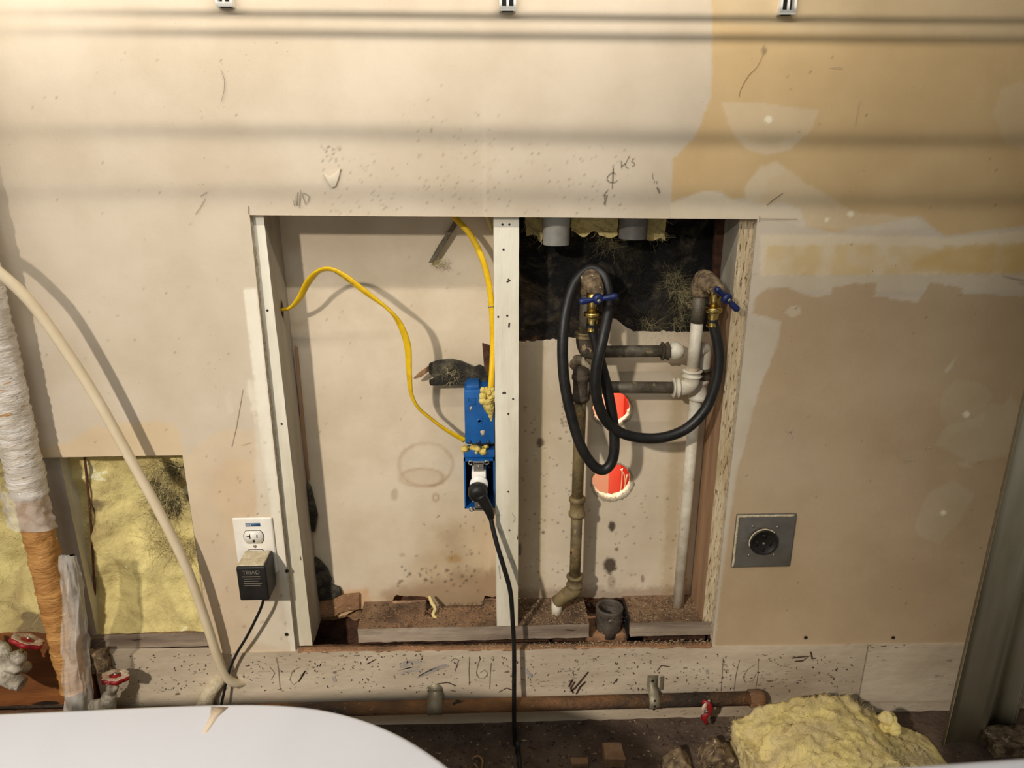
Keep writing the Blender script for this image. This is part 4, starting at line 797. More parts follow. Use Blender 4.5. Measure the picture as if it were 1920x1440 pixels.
mk('fibre_tuft', tube([P(805, 1118, .08), P(810, 1130, .07), P(816, 1142, .06), P(812, 1152, .05), P(818, 1160, .045), P(820, 1165, .045)], [.003, .004, .003, .004, .003, .001], 7, rj=.5), 'batt_wool', label='yellowish string of fibre poking from the sill notch', cat='fibre')

# ================================================================== PLUMBING IN THE RIGHT BAY
for px, w, py, yt, m, lb in ((1042.5, 51, 465, .066, 'grey_pvc', 'pale grey plastic pipe stub hanging at the top of the right bay'), (1186.5, 53, 454, .066, 'grey_pvc_dark', 'darker grey plastic pipe stub hanging right of the pale stub')):
    c = P(px, py-7, yt); r = (P(px+w/2, py-7, yt-.02)[0]-P(px-w/2, py-7, yt-.02)[0])/2
    g = lathe((c[0], yt, c[2]), (0, 0, 1), [(.10, r*.88), (0.0006, r*.88), (0, r*.92), (0, r*.99), (.001, r), (.035, r), (.0355, r*1.015), (.30, r*1.015)], 32, caps=False); mk('pipe_stub', g, m, label=lb, cat='pipe', group='pipe stubs at the top of the right bay')
RP = .0107
# hot run: left riser, tee, lower cross pipe, elbow, up to the right tap
yh = .040
t = thing('supply_pipe', 'rust-streaked supply riser with lower cross pipe feeding the right tap', 'pipe', (P(1045, 1132, .05)[0], .05, zpt))
tee = P(1089, 726, yh); bx_ = tee[0]
zcp = P(1074, 950, yh)[2]; zc2 = P(1076, 1088, yh)[2]
mk('riser', tube([(bx_, yh, zcp+.012), (bx_, yh, tee[2]-.01)], RP, 18, smooth=False), 'rusty_riser', t)
mk('riser', tube([(bx_, yh, zc2+.005), (bx_, yh, zcp-.012)], RP, 18, smooth=False), 'rusty_riser', t)
mk('coupling', pipe_fit((bx_, yh, zcp-.021), (bx_, yh, zcp+.021), .0132), 'rusty_riser', t)
mk('coupling', pipe_fit((bx_, yh, zc2-.014), (bx_, yh, zc2+.012), .0140), 'rusty_riser', t)
e0 = np.array((bx_, yh, zc2-.010)); e2 = P(1044, 1131, yh+.012)
mk('elbow', tube([e0, e0+[0, 0, -.012], e0+[-.012, .004, -.022], (e2+e0)/2+[-.004, 0, -.006], e2+[0, 0, .004]], [.0135, .0138, .014, .0135, .0125], 16), 'rusty_riser', t)
mk('foot', tube([e2+[0, 0, .008], (e2[0], e2[1], zpt-.01)], .0105, 14, smooth=False), 'white_pvc', t)
mk('tee', pipe_fit(tee+[0, 0, -.026], tee+[0, 0, .026], .0140), 'iron_fitting', t)
mk('tee_cap', lathe(tee+[0, 0, .02], (0, 0, 1), [(0, .0145), (.008, .0150), (.014, .012), (.018, .006), (.019, .001)], 20), 'iron_fitting', t)
mk('tape_wrap', tube([P(1070, 690, yh+.02), P(1085, 677, yh+.022), P(1100, 690, yh+.02), P(1108, 702, yh+.015)], [.008, .011, .010, .006], 12, rj=.3), 'thread_tape', t)
el = P(1293, 722, yh); crs = P(1265, 727, yh)
mk('tee_branch', pipe_fit(tee+[.010, 0, 0], tee+[.024, 0, 0], .0138), 'iron_fitting', t)
mk('cross_pipe', tube([tee+[.02, 0, 0], (crs[0]+.01, yh, crs[2])], RP, 18, smooth=False), 'galv_pipe', t)
ex = P(1299, 690, yh)[0]; zcr = crs[2]
mk('elbow', tube([(crs[0]-.001, yh, zcr), (crs[0]+.012, yh, zcr), (ex-.006, yh, zcr+.003), (ex, yh, zcr+.012), (ex, yh, zcr+.030)], .0140, 18), 'white_pvc', t)
mk('elbow_rim', pipe_fit((ex, yh, zcr+.020), (ex, yh, zcr+.033), .0152), 'white_pvc', t); mk('elbow_rim', pipe_fit((crs[0]-.004, yh, zcr), (crs[0]+.008, yh, zcr), .0152), 'white_pvc', t)
mk('thread_tape', tube([(ex, yh, zcr+.030), (ex, yh, zcr+.038)], .0122, 16, smooth=False, rj=.12), 'thread_tape', t)
ztp = P(1306, 605, yh)[2]; zbib = P(1318, 548, yh)[2]
mk('upright', tube([(ex, yh, zcr+.030), (ex+.001, yh, ztp)], RP, 18, smooth=False), 'white_pvc', t)
mk('nipple', tube([(ex+.001, yh, ztp), (ex+.002, yh, zbib)], RP+.0006, 18, smooth=False), 'galv_pipe', t)
hot_top = np.array((ex+.003, yh, zbib))
# cold run: right riser, tee behind, upper cross pipe, elbow, up to the left tap
yc_ = .066; yu = .058
t = thing('supply_pipe', 'white supply riser beside the right stud with upper cross pipe feeding the left tap', 'pipe', (P(1271, 1132, yc_)[0], yc_, zpt))
rx_ = (P(1306, 760, yc_)[0]+P(1270, 1120, yc_)[0])/2; ztee = P(1312, 738, yc_)[2]
mk('riser', tube([(rx_, yc_, zpt-.005), (rx_, yc_, ztee)], RP, 18, smooth=False), 'white_pvc', t)
mk('coupling', pipe_fit((rx_+.004, yc_, ztee-.012), (rx_+.004, yc_, ztee+.030), .0150), 'white_pvc', t)
mk('coupling', pipe_fit((rx_+.008, yc_, ztee+.030), (rx_+.008, yc_, ztee+.05), .0155), 'iron_fitting', t)
zup = P(1180, 659, yu)[2]
mk('elbow', tube([(rx_+.008, yc_, ztee+.045), (rx_+.008, yc_, zup-.012), (rx_+.006, yc_, zup), (rx_-.006, yu, zup+.002)], .0135, 16), 'white_pvc', t)
xa, xb = P(1267, 657, yu)[0], P(1097, 657, yu)[0]
mk('ball_elbow', lathe((xa, yu+.01, zup), (0, -1, 0), [(-.006, .0105), (.002, .0150), (.010, .0156), (.017, .0142), (.022, .010), (.0245, .004), (.025, .0006)], 24), 'white_pvc', t)
mk('coupling', pipe_fit((P(1243, 657, yu)[0]-.003, yu, zup), (P(1254, 657, yu)[0], yu, zup), .0142), 'iron_fitting', t)
mk('cross_pipe', tube([(xb+.02, yu, zup), (xa-.006, yu, zup)], RP, 18, smooth=False), 'galv_pipe', t)
xl = P(1096, 630, yu)[0]
mk('elbow', tube([(xl+.034, yu, zup), (xl+.022, yu, zup), (xl+.006, yu, zup+.004), (xl, yu, zup+.018), (xl, yu, zup+.032)], [.0142, .0142, .0146, .0146, .0142], 18), 'iron_fitting', t)
mk('elbow_rim', pipe_fit((xl, yu, zup+.026), (xl, yu, zup+.036), .0152), 'rusty_riser', t)
zb1 = P(1105, 545, yu)[2]
mk('nipple', tube([(xl, yu, zup+.03), (xl+.002, yu, zb1)], RP+.001, 18, smooth=False), 'galv_pipe', t)
cold_top = np.array((xl+.003, yu, zb1))

# ---- hose taps
def tap(label, base, tip_px, tip_y, hub_px, hub_y, ha, hb, out_px, out_y):
    t = thing('hose_tap', label, 'tap', tuple(base)); tip = P(*tip_px, tip_y); hub = P(*hub_px, hub_y); out = P(*out_px, out_y)
    top = base+np.array([0, 0, .024])
    mk('elbow_body', tube([base+[0, 0, -.006], base+[0, 0, .012], top+(tip-top)*.10, top+(tip-top)*.24], [.0145, .0165, .0172, .0160], 18, rj=.06), 'dirty_bib', t)
    d = (tip-top)/np.linalg.norm(tip-top); L = np.linalg.norm(tip-top)
    mk('barrel', lathe(top+d*L*.12, tip-top, [(0, .0165), (L*.10, .0185), (L*.13, .0150), (L*.27, .0172), (L*.30, .0138), (L*.43, .0160), (L*.46, .0125), (L*.60, .0142), (L*.64, .0105), (L*.78, .0118), (L*.82, .0085), (L*.9, .008)], 20), 'dirty_bib', t)
    mk('stem', between(tip-d*.008, hub+d*.002, [(0, .0045), (1, .0045)]), 'brass', t)
    A, B = P(*ha, hub_y-.001), P(*hb, hub_y-.001)
    hd = mk('handle', G(), None, t) if False else None
    g = tube([A, A+(hub-A)*.15, A+(hub-A)*.5, A+(hub-A)*.8, hub, hub+(B-hub)*.2, hub+(B-hub)*.5, hub+(B-hub)*.85, B], [.0035, .0056, .0048, .0036, .0040, .0036, .0048, .0058, .0038], 14, 5)
    lathe(hub+d*-.005, d, [(0, .0085), (.003, .0095), (.008, .0090), (.011, .0060)], 20, g); h = mk('handle', g, 'blue_handle', t)
    mk('handle_screw', lathe(hub+d*.0055, d, [(0, .0035), (.002, .0032), (.003, .002)], 12), 'steel', h)
    z = out[2]
    mk('spout', lathe(out+[0, 0, -.004], (0, 0, 1), [(0, .0088), (.014, .0088), (.020, .0105), (.034, .011)], 18), 'brass', t)
    return t, out
tL, oL = tap('hose tap on the left with a level blue bar handle', cold_top, (1122, 552), -.004, (1121, 561), -.014, (1086, 566), (1158, 555), (1111, 583), .006)
tR, oR = tap('hose tap on the right with a tilted blue bar handle', hot_top, (1352, 548), -.006, (1363, 560), -.018, (1342, 540), (1384, 582), (1339, 574), .006)
# ---- hose joining the two taps
t = thing('washer_hose', 'black rubber hose looping from the left tap round to the right tap', 'hose', tuple(P(1130, 888, .0)))
def hose_end(o, tilt=(0, 0, -1)):
    mk('swivel_nut', lathe(o+[0, 0, -.001], tilt, [(0, .0095), (.001, .0135), (.003, .0142), (.007, .0142), (.009, .0132), (.009, .009)], 40, rmod=lambda a: 1+.02*math.cos(a*20)), 'brass', t)
    mk('ferrule', lathe(o+[0, 0, -.009], tilt, [(0, .0085), (.002, .0092), (.008, .0090), (.012, .0086), (.018, .0090), (.024, .0100), (.0255, .0104)], 18), 'brass', t)
hose_end(oL+[0, 0, 0]); hose_end(oR+[0, 0, 0])
e1 = oL+[.001, 0, -.030]; e2 = oR+[.001, 0, -.030]
mid = [(1124, 672, .004), (1137, 722, .004), (1149, 785, .002), (1152, 838, -.002), (1146, 868, -.004), (1131, 881, -.006), (1112, 872, -.006), (1090, 838, -.006), (1072, 782, -.004), (1058, 712, .0), (1055, 640, .010), (1062, 580, .026), (1078, 530, .044), (1104, 505, .056), (1130, 515, .050), (1140, 548, .030), (1139, 590, .0), (1129, 640, -.020), (1118, 690, -.024), (1118, 738, -.020), (1132, 782, -.014), (1160, 809, -.010), (1200, 821, -.008), (1245, 820, -.006), (1288, 803, -.004), (1322, 768, -.002), (1341, 722, .0), (1348, 680, .002), (1346, 645, .004)]
mk('hose', tube([oL+[.0, 0, -.022], e1]+[P(*m) for m in mid]+[e2, oR+[0, 0, -.022]], .0093, 14, 8), 'black_rubber', t)
# ---- drain stub in the plate gap
dc = P(1143, 1137, .055); rd = .0268
mk('drain_stub', lathe((dc[0], .055, zpb-.02), (0, 0, 1), [(0, rd*.96), (.02, rd*1.0), (dc[2]-zpb+.017, rd*1.02), (dc[2]-zpb+.02, rd), (dc[2]-zpb+.02, rd*.84), (dc[2]-zpb+.016, rd*.80), (0.001, rd*.80), (0, rd*.5)], 32), 'abs_drain', label='open dark drain pipe stub standing in the sill plate gap', cat='pipe')
mk('sill_block', rbox(X(1104, 1190)+.001, X(1181, 1185)-.001, .031, .10, zl-.03, zl+.002, .008, .0012, 16), 'rust_ledge', label='rusty block between the two sill plates under the drain stub', cat='lumber')
mk('shim', bevel(box(X(1178, 1150, .05)-.006, X(1178, 1150, .05)-.003, .02, .09, zl, zpt+.004), .0005), 'slot_black', label='thin black shim between drain stub and short sill plate', cat='shim')
# ================================================================== DRYER OUTLET ON THE RIGHT
q = [P(1382, 962, -.002), P(1494, 964, -.002), P(1479, 1061, -.002), P(1369, 1063, -.002)]
x0, x1, z1, z0 = (q[0][0]+q[3][0])/2, (q[1][0]+q[2][0])/2, (q[0][2]+q[1][2])/2, (q[2][2]+q[3][2])/2
t = thing('dryer_outlet', 'square grey metal plate with a round black four-slot outlet', 'outlet', ((x0+x1)/2, 0, z0))
mk('cover_plate', bevel(box(x0, x1, -.005, 0, z0, z1), .002), 'grey_plate', t)
for a in (box(x0+.002, x1-.004, -.0056, -.0044, z1-.0055, z1-.001), box(x0+.001, x0+.005, -.0056, -.0044, z0+.002, z1-.003)):
    mk('dust_line', rbox(min(p[0] for p in a.v), max(p[0] for p in a.v), -.0058, -.0044, min(p[2] for p in a.v), max(p[2] for p in a.v), .0025, .0011, 5), 'dust', t)
cc_ = P(1432, 1017, -.012); cx_, cz_ = cc_[0], cc_[2]; rr = .0258
mk('outlet_body', lathe((cx_, -.004, cz_), (0, -1, 0), [(0, rr), (.009, rr), (.0105, rr*.96), (.0105, rr*.90), (.0095, rr*.88), (.0095, .001)], 40), 'black_plastic', t)
g = tube([(cx_+rr*1.0*math.cos(a), -.0105, cz_+rr*1.0*math.sin(a)) for a in np.linspace(.75, 3.5, 24)], .0016, 8, 2, rj=.5); mk('dust_ring', g, 'dust', t)
for dx, dz, w, h in ((0, .0135, .009, .007), (-.0125, -.001, .0035, .012), (.0125, -.001, .0035, .012), (0, -.014, .0035, .009)): mk('slot', R3(cx_+dx, cz_+dz, w, h, -.0142, -.0130), 'slot_black', t); 
mk('centre_screw', lathe((cx_, -.0133, cz_-.002), (0, -1, 0), [(0, .003), (.001, .0026)], 10), 'steel', t)
for px, py in ((1412, 987), (1458, 988), (1404, 1041), (1451, 1040)): mk('plate_screw', lathe(P(px, py, -.005), (0, -1, 0), [(0, .0026), (.0012, .0022)], 12), 'steel', t)

# ================================================================== LEFT: TUBE, WRAPPED PIPE, PLASTIC, VALVES
pts = [(-620, 330, -.20), (-400, 352, -.16), (-220, 392, -.13), (-80, 456, -.105), (0, 512, -.09), (60, 570, -.08), (120, 652, -.070), (180, 745, -.060), (240, 852, -.052), (300, 962, -.046), (350, 1065, -.040), (386, 1165, -.034), (408, 1232, -.028), (424, 1268, -.022), (440, 1280, -.012), (456, 1278, .002), (470, 1272, .012)]
mk('drain_tube', tube([P(*p) for p in pts], [.0082]*13+[.0080, .0085, .009, .009], 16), 'tube_plastic', label='milky plastic tube curving down from the left into the base board', cat='tube')
mk('tube_stub', tube([P(380, 1330, -.02), P(392, 1300, -.012), P(408, 1278, -.004), P(418, 1268, .004)], [.015, .0145, .014, .012], 14, rj=.06), 'dust', label='tan capped stub beside the foot of the milky tube', cat='pipe')
YPp = -.045
def axis(py, Y=YPp): return P(np.interp(py, [640, 700, 800, 900, 1000, 1100, 1200, 1330], [0, 13, 31, 50, 73, 93, 108, 122]), py, Y)
xpipe = np.mean([axis(y)[0] for y in (800, 900, 1000, 1100)]); zz = lambda py: P(60, py, YPp)[2]
t = thing('wrapped_pipe', 'vertical pipe in torn white and orange wrap at the far left', 'pipe', (xpipe, YPp, zc))
def wrap(z0, z1, r, seed, dx0, dx1, ridge):
    n = int((z1-z0)/.006); m = 36; g = G()
    for i in range(n+1):
        z = z0+(z1-z0)*i/n; u = i/n
        for k in range(m):
            th = 2*math.pi*k/m; p = np.array([math.cos(th), math.sin(th), z*6]); w = vnoise(np.array([p[0]*1.5+seed, p[1]*1.5, z*50+p[0]*.9]), 1.0, 3)-.5
            rr_ = r+ridge*w*2+.0012*math.sin((z*420+th*1.0)); g.v.append((xpipe+dx0+(dx1-dx0)*u+rr_*math.cos(th), YPp+rr_*math.sin(th), z))
    for i in range(n):
        for k in range(m): g.f.append((i*m+k, i*m+(k+1) % m, (i+1)*m+(k+1) % m, (i+1)*m+k))
    return g
mk('white_wrap', wrap(zz(925), 2.05, .0285, 3, 0, 0, .0035), 'pipe_wrap_white', t)
mk('orange_wrap', wrap(zz(1290), zz(900), .0245, 9, .002, 0, .0045), 'pipe_wrap_orange', t)
mk('core_pipe', tube([(xpipe, YPp, zc-.002), (xpipe, YPp, zz(1200))], .016, 16, smooth=False), 'galv_pipe', t)
def sheet(cols_, rows_, fn, th=.0004):
    g = G()
    for i in range(rows_+1):
        for k in range(cols_+1): g.v.append(tuple(fn(k/cols_, i/rows_)))
    for i in range(rows_):
        for k in range(cols_): g.f.append((i*(cols_+1)+k, i*(cols_+1)+k+1, (i+1)*(cols_+1)+k+1, (i+1)*(cols_+1)+k))
    return g
def fn(u, v):
    py = 1040+v*310; xl_ = np.interp(py, [1040, 1100, 1200, 1350], [112, 116, 117, 120]); xr_ = np.interp(py, [1040, 1100, 1160, 1230, 1350], [146, 160, 171, 172, 182])
    Y = -.078-.024*math.sin(math.pi*u)-.02*v; p = P(xl_+(xr_-xl_)*u, py, Y); w = vnoise(np.array([u*2.2, v*2.4, 3.3]), 2.2, 3)-.5; w2 = vnoise(np.array([u*3, v*1.2, 9.3]), 3, 3)-.5
    return p+np.array([w2*.012, -abs(w)*.035, 0])
pl = mk('plastic_sheet', sheet(26, 60, fn), 'clear_plastic', label='crumpled clear plastic sheet hanging beside the wrapped pipe', cat='plastic sheet')
def fn2(u, v):
    a = math.pi*(1.05+u*.95); py = 900+v*70+18*u; r = .033+.004*(vnoise(np.array([u*5, v*4, 1.2]), 2, 2)-.5)*4; z = zz(py)
    return np.array([xpipe-.004+r*math.cos(a)*(1+.15*v), YPp+r*math.sin(a), z])
mk('torn_film', sheet(28, 14, fn2), 'clear_plastic', t)
# valves
def handwheel(c, ax, r, parent, flat=False):
    ax = np.array(ax, float); ax /= np.linalg.norm(ax)
    w = mk('handwheel', lathe(c, ax, [(-.003, .006), (-.003, r*.55), (-.004, r*.75), (-.003, r), (.003, r*1.02), (.005, r*.9), (.003, r*.6), (.004, r*.3), (.006, .006)], 48, rmod=lambda a: 1+.07*math.cos(6*a)), 'red_paint', parent)
    g = G()
    for k in range(6):
        th = k*math.pi/3+.3; a = np.array([0, 0, 1.]) if abs(ax[2]) < .9 else np.array([1., 0, 0]); N = a-ax*(a@ax); N /= np.linalg.norm(N); B = np.cross(ax, N); q = c+ax*.0035+(N*math.cos(th)+B*math.sin(th))*r*.72
        pass
    lathe(c, ax, [(.0034, .004), (.0036, r*.62), (.0056, r*.9), (.0046, r*.97)], 40, g2 := G(), caps=False, rmod=lambda a: (1+.07*math.cos(6*a))*(1+.05*math.sin(11*a)))
    mk('dust_layer', g2, 'dusty_red', w)
    mk('wheel_nut', lathe(c+ax*.005, ax, [(0, .004), (.003, .0038), (.004, .002)], 6), 'steel', w)
c = P(216, 1270, -.055); t = thing('shutoff_valve', 'steel valve with a dusty red handwheel right of the plastic sheet', 'valve', tuple(P(208, 1330, -.05)))
handwheel(c, (.10, .22, .97), .0235, t)
d = np.array((.10, .22, .97)); d /= np.linalg.norm(d); b_ = P(205, 1308, -.05)
mk('bonnet', between(b_, c-d*.004, [(0, .0125), (.18, .0125), (.2, .0095), (.4, .0095), (.42, .0105), (.7, .0105), (.72, .006), (1, .005)], seg=6), 'valve_body', t)
mk('valve_body', tube([P(204, 1306, -.05), P(200, 1330, -.05), P(195, 1352, -.05)], [.013, .016, .015], 14), 'valve_body', t)
mk('side_port', tube([P(200, 1320, -.05), P(180, 1322, -.04), P(150, 1326, -.02)], .011, 12), 'valve_body', t)
c = P(50, 1203, -.075); t = thing('shutoff_valve', 'grey valve with a tilted red handwheel left of the wrapped pipe', 'valve', tuple(P(20, 1270, -.07)))
d = np.array((.35, -.30, .85)); d /= np.linalg.norm(d)
handwheel(c, (.38, .42, .82), .027, t)
bb = P(25, 1252, -.07)
mk('stem', between(P(37, 1225, -.07), c, [(0, .0038), (1, .0034)]), 'brass', t)
mk('bonnet', between(bb, P(39, 1222, -.07), [(0, .017), (.2, .0175), (.24, .012), (.5, .012), (.54, .0145), (.78, .0145), (.82, .008), (1, .006)], seg=6), 'valve_body', t)
mk('valve_body', tube([P(-30, 1232, -.06), P(-4, 1246, -.065), P(14, 1264, -.07), P(34, 1282, -.075)], [.022, .024, .021, .014], 16, rj=.05), 'valve_body', t)
mk('outlet_port', between(P(22, 1272, -.072), P(42, 1284, -.078), [(0, .0155), (.3, .0165), (.35, .0135), (.95, .013), (1, .010), (.98, .006)], seg=20), 'valve_body', t)
mk('knob', lathe(P(44, 1250, -.05), (.6, -.3, .2), [(-.012, .008), (0, .011), (.010, .010), (.014, .005)], 16), 'valve_body', t)
mk('upper_port', tube([P(-40, 1205, -.05), P(-15, 1212, -.055), P(5, 1220, -.06), P(10, 1238, -.06)], [.013, .014, .013, .012], 12, rj=.1), 'valve_body', t)
mk('foam_plug', lump((P(172, 1240, -.01)[0], P(206, 1240, -.01)[0]), -.022, -.005, P(185, 1262, -.02)[2], lambda x: .045, .005, 51, .008)[0], 'dirty_bib', label='crusty tan putty plug beside the valve right of the plastic sheet', cat='putty')

# ================================================================== FOOT OF THE WALL
yp = -.022; a, b = P(640, 1326, yp), P(1430, 1312, yp); rp = .0135; zp_ = (P(830, 1324, yp)[2]+P(1250, 1314, yp)[2])/2
t = thing('iron_pipe', 'rusty horizontal iron pipe strapped along the base board', 'pipe', ((a[0]+b[0])/2, yp, zp_-rp))
mk('pipe_run', tube([(-1.1, yp, zp_), (b[0]-.02, yp, zp_)], rp, 20, 1, smooth=False), 'rusty_pipe', t)
mk('end_cap', lathe((b[0]-.028, yp, zp_), (1, 0, 0), [(0, rp), (0, rp+.0035), (.022, rp+.0035), (.03, rp+.001), (.032, .002)], 8), 'rusty_pipe', t)
def band(x, w, ztop, label, perf):
    pr = [(-.0062, ztop), (-.0066, zp_+.022), (yp-rp*.2, zp_+rp+.003), (yp-rp*.8, zp_+rp*.75), (yp-rp-.0016, zp_), (yp-rp*.8, zp_-rp*.8), (yp-rp*.2, zp_-rp-.002), (.0005, zp_-rp-.008)]
    g = G(); n = len(pr)
    for s in (-1, 1):
        for y, z in pr: g.v.append((x+s*w/2, y, z))
    for s in (-1, 1):
        for y, z in pr: g.v.append((x+s*w/2, y+.0012, z-.0006))
    for i in range(n-1): g.f += [(i, i+n, i+n+1, i+1), (2*n+i, 2*n+i+1, 3*n+i+1, 3*n+i), (i, i+1, 2*n+i+1, 2*n+i), (n+i, 3*n+i, 3*n+i+1, n+i+1)]
    t = thing('pipe_strap', label, 'strap', (x, yp, zp_-rp-.008), 'straps holding the iron pipe'); mk('band', g, 'strap_metal', t)
    if perf:
        for dz in (.010, .0, -.010): mk('punched_hole', lathe((x, yp-rp-.0012-(0 if abs(dz) < .005 else -.0035), zp_+dz), (0, -1, 0), [(0, .0026), (.0006, .0026)], 10), 'slot_black', t)
        mk('punched_hole', lathe((x, -.0068, ztop-.012), (0, -1, 0), [(0, .0028), (.0006, .0028)], 10), 'slot_black', t)
        mk('loose_end', bevel(box(x+.014, x+.020, -.010, -.0085, ztop-.032, ztop), .0003), 'strap_metal', t)
    else:
        mk('band_top', lathe((x, -.0055, ztop), (0, -1, 0), [(0, w/2), (.0014, w/2)], 24), 'strap_metal', t)
        mk('nail', lathe((x, -.0068, ztop), (0, -1, 0), [(0, .003), (.001, .0025)], 10), 'steel', t)
band(P(815, 1310, yp)[0], .029, P(815, 1293, -.005)[2], 'plain metal strap around the rusty pipe, left of the black cord', False)
band(P(1225, 1310, yp)[0], .020, P(1218, 1266, -.005)[2], 'perforated metal strap around the rusty pipe, right of the black cord', True)
c = P(1325, 1333, -.048); t = thing('pipe_tag', 'faded red handle hanging on the rusty pipe near its capped end', 'handle', tuple(P(1323, 1356, -.048)))
mk('red_lever', tube([P(1317, 1315, -.042), P(1328, 1322, -.048), P(1330, 1335, -.05), P(1320, 1345, -.05), P(1326, 1358, -.05)], [.005, .007, .004, .007, .003], 8, 4, flat=.5), 'red_paint', t)
mk('red_lever', tube([P(1331, 1313, -.042), P(1320, 1326, -.05), P(1318, 1340, -.05)], [.003, .005, .003], 8, 4, flat=.5), 'dusty_red', t)
mk('pivot', lathe(P(1325, 1334, -.052), (0, -1, 0), [(0, .004), (.002, .0035)], 10), 'steel', t)
# ---- sheet metal duct, an unclosed snap-lock pipe standing at the right
ydc = -.085
dx0 = (P(1812, 1120, ydc)[0]+P(1783, 1370, ydc)[0]+P(1896, 860, ydc)[0])/3
prof = [(-.002, -.010), (0, 0), (.020, .0015), (.045, .003), (.066, .001), (.084, .008), (.100, .021), (.114, .036), (.126, .043), (.140, .038), (.150, .026), (.154, .022)]
g = G(); n = len(prof); zd0, zd1 = zc-.002, 1.75
for y_, s in ((0, 0), (.0008, 1)):
    for z in (zd0, zd1):
        for x, y in prof: g.v.append((dx0+x, ydc+y+y_*1.4, z))
for i in range(n-1):
    g.f += [(i, i+1, n+i+1, n+i), (2*n+i, 3*n+i, 3*n+i+1, 2*n+i+1), (i, 2*n+i, 2*n+i+1, i+1), (n+i, n+i+1, 3*n+i+1, 3*n+i)]
duct = thing('sheet_metal_duct', 'galvanised sheet metal duct standing against the wall at the right', 'duct', (dx0+.07, ydc, zd0))
mk('duct_wall', g, 'galv_sheet', duct)
mk('lock_seam', tube([(dx0+.0005, ydc-.0015, zd0), (dx0+.0005, ydc-.0015, zd1)], .0016, 8, smooth=False), 'steel', duct)
mk('lock_seam', tube([(dx0+.154, ydc+.022, zd0), (dx0+.154, ydc+.022, zd1)], .0022, 8, smooth=False), 'galv_sheet', duct)
# ---- dust and rubble
def chips(n, region, size, Z=None):
    g = G()
    for _ in range(n):
        p = region(); s = size*(.4+RNG.random()*1.3); a = RNG.uniform(0, 6.28); ca, sa = math.cos(a), math.sin(a); l, w, h = s*(1+RNG.random()*1.6), s*.7, s*.45
        v = [(-l, -w, 0), (l*.9, -w*.8, 0), (l, w, 0), (-l*.8, w*.9, 0), (-l*.6, -w*.5, h), (l*.5, -w*.6, h*1.1), (l*.6, w*.5, h*.8), (-l*.5, w*.6, h)]
        hexa(g, [(p[0]+x*ca-y*sa, p[1]+x*sa+y*ca, p[2]+z) for x, y, z in v[:4]], [(p[0]+x*ca-y*sa, p[1]+x*sa+y*ca, p[2]+z) for x, y, z in v[4:]])
    return g
rect = lambda x0, x1, y0, y1, z: (lambda: (RNG.uniform(x0, x1), RNG.uniform(y0, y1), z))
X_ = lambda px: X(px, 1150, .055)
def stuff(name, g, m, lb, cat): return mk(name, g, m, label=lb, cat=cat, kind='stuff', smooth=False)
stuff('sawdust', chips(900, rect(X(1183, 1160, .05), X(1318, 1160, .05), YS+.002, YB-.004, zpt), .0007), 'debris', 'pale dust and crumbs on the short sill plate', 'dust')
stuff('sawdust', chips(900, rect(X(976, 1160, .05), X(1100, 1160, .05), YS+.002, YB-.004, zpt), .0007), 'debris', 'dust and crumbs on the sill plate around the riser foot', 'dust')
stuff('sawdust', chips(900, rect(X(676, 1160, .05), X(925, 1160, .05), YS+.002, .075, zpt), .0008), 'rust_ledge', 'rusty crumbs on the sill plate left of the middle stud', 'dust')
stuff('dirt', chips(1200, rect(X(676, 1160, .05), X(1318, 1160, .05), YS+.002, YB-.01, zpt), .0008), 'dark_debris', 'dark grit spread over the sill plates', 'dirt')
stuff('dust', chips(700, rect(X(560, 1212, .0), X(1335, 1212, .0), -.0035, .012, zl+.0015), .0009), 'debris', 'pale crumbs along the ledge under the opening', 'dust')
stuff('rubble', chips(700, rect(-.3, .8, -.20, -.002, zc), .0018), 'dark_debris', 'dark crumbs scattered on the concrete curb', 'rubble')
stuff('rubble', chips(350, rect(-.3, .8, -.20, -.002, zc), .0013), 'debris', 'pale crumbs scattered on the concrete curb', 'rubble')
c = PZ(1150, 1424, zc); mk('brick_chip', bevel(rbox(c[0]-.02, c[0]+.018, c[1]-.02, c[1]+.018, zc-.001, zc+.022, .008, .003, 3), .001), 'raw_wood', label='rusty block of wood on the curb near the centre', cat='wood chip')
c = PZ(1090, 1432, zc); mk('wood_chip', bevel(rbox(c[0]-.02, c[0]+.012, c[1]-.008, c[1]+.008, zc-.001, zc+.008, .006, .002, 4), .001), 'brown_paper', label='small tan chip on the curb left of the rusty block', cat='wood chip')
for px, py, r, sd, lb in ((1270, 1428, .028, 1, 'crumpled dusty rag on the curb left of the yellow chunk'), (1345, 1415, .034, 2, 'larger grey crumpled rag against the yellow chunk')):
    c = PZ(px, py+10, zc); gg, V = lump((c[0]-r, c[0]+r), c[1]-r*.7, c[1]+r*.7, zc-.003, lambda x, c=c, r=r: .006+r*.9*max(0, 1-((x-c[0])/r)**2), .005, 60+sd, .009); mk('rag', gg, 'dirty_bib', label=lb, cat='rag', group='rags on the curb')
c = PZ(1890, 1404, zc); gg, V = lump((c[0]-.04, c[0]+.06), c[1]-.02, c[1]+.03, zc-.003, lambda x: .03, .006, 71, .01); mk('wool_scrap', gg, 'dirty_bib', label='small grey wool scrap on the curb right of the duct', cat='insulation')
mk('cord_scrap', tube([PZ(888, 1420, zc+.003), PZ(898, 1418, zc+.004), PZ(905, 1428, zc+.003), PZ(900, 1445, zc+.003), PZ(890, 1432, zc+.003)], .002, 8), 'brown_paper', label='short curled tan cord on the curb beside the appliance', cat='cord')
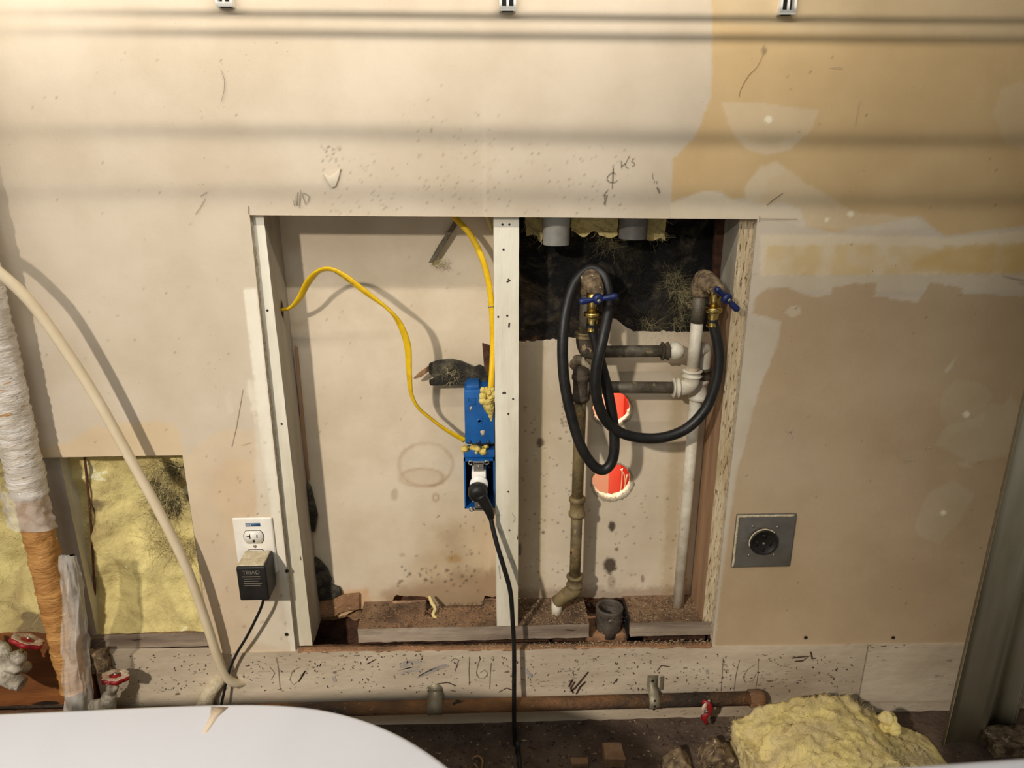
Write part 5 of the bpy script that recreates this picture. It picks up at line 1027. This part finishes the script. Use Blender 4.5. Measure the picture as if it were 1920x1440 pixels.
# ================================================================== WHITE APPLIANCES IN FRONT
def appliance(label, outline, ztop):
    pts = np.array(outline, float); n = len(pts); A = .5*np.sum(pts[:, 0]*np.roll(pts[:, 1], -1)-np.roll(pts[:, 0], -1)*pts[:, 1])
    if A < 0: pts = pts[::-1]
    e = np.roll(pts, -1, 0)-np.roll(pts, 1, 0); nr = np.stack([e[:, 1], -e[:, 0]], 1); nr /= np.linalg.norm(nr, axis=1)[:, None]+1e-9
    t = thing('appliance', label, 'appliance', (pts[:, 0].mean(), pts[:, 1].mean(), 0))
    def loft(rows):
        g = G()
        for off, z in rows:
            for p, q in zip(pts, nr): g.v.append((p[0]-q[0]*off, p[1]-q[1]*off, z))
        for i in range(len(rows)-1):
            for k in range(n): g.f.append((i*n+k, i*n+(k+1) % n, (i+1)*n+(k+1) % n, (i+1)*n+k))
        g.f.append(tuple((len(rows)-1)*n+k for k in range(n))); g.f.append(tuple(range(n-1, -1, -1))); return g
    mk('top_panel', loft([(.004, ztop-.045), (0, ztop-.040), (0, ztop-.012), (.0015, ztop-.006), (.005, ztop-.002), (.010, ztop)]), 'white_enamel', t)
    mk('cabinet', loft([(.012, .0), (.010, .03), (.006, .04), (.006, ztop-.046)]), 'white_enamel', t); return t
ZA = .95
def dens(pts): return [(p[0], p[1]) for p in catmull([(a, b, 0) for a, b in pts], 6)]
ZA = .72
edge = [PZ(x, y, ZA)[:2] for x, y in ((-300, 1341), (-100, 1335), (100, 1327), (300, 1318), (430, 1314), (520, 1315), (600, 1323), (680, 1342), (750, 1371), (810, 1407), (862, 1448), (905, 1495))]
edge = dens(edge); xr_ = edge[-1][0]
ol = edge+[(xr_+.004, edge[-1][1]-.1), (xr_+.004, -1.33), (edge[0][0], -1.33)]
ap = appliance('white appliance top with a big rounded corner at the lower left', ol, ZA)
c = PZ(402, 1338, ZA); g = G()
f = [(c[0]-.008, c[1]+.012), (c[0]+.014, c[1]+.010), (c[0]+.006, c[1]-.006), (c[0]+.002, c[1]-.03), (c[0]-.004, c[1]-.032), (c[0]-.004, c[1]-.004)]
mk('rust_smear', prism([(a, b, ZA+.0004) for a, b in f], [(a, b, ZA-.001) for a, b in f]), 'smear', ap)
ZA = .95
edge = dens([PZ(x, y, ZA)[:2] for x, y in ((1440, 1475), (1470, 1450), (1520, 1437), (1620, 1430), (1780, 1419), (1920, 1409), (2100, 1398))])
ol = [(edge[0][0]-.004, -1.33), (edge[0][0]-.004, edge[0][1]-.1)]+edge+[(edge[-1][0], -1.33)]
appliance('white appliance top showing its back edge at the lower right', ol, ZA)
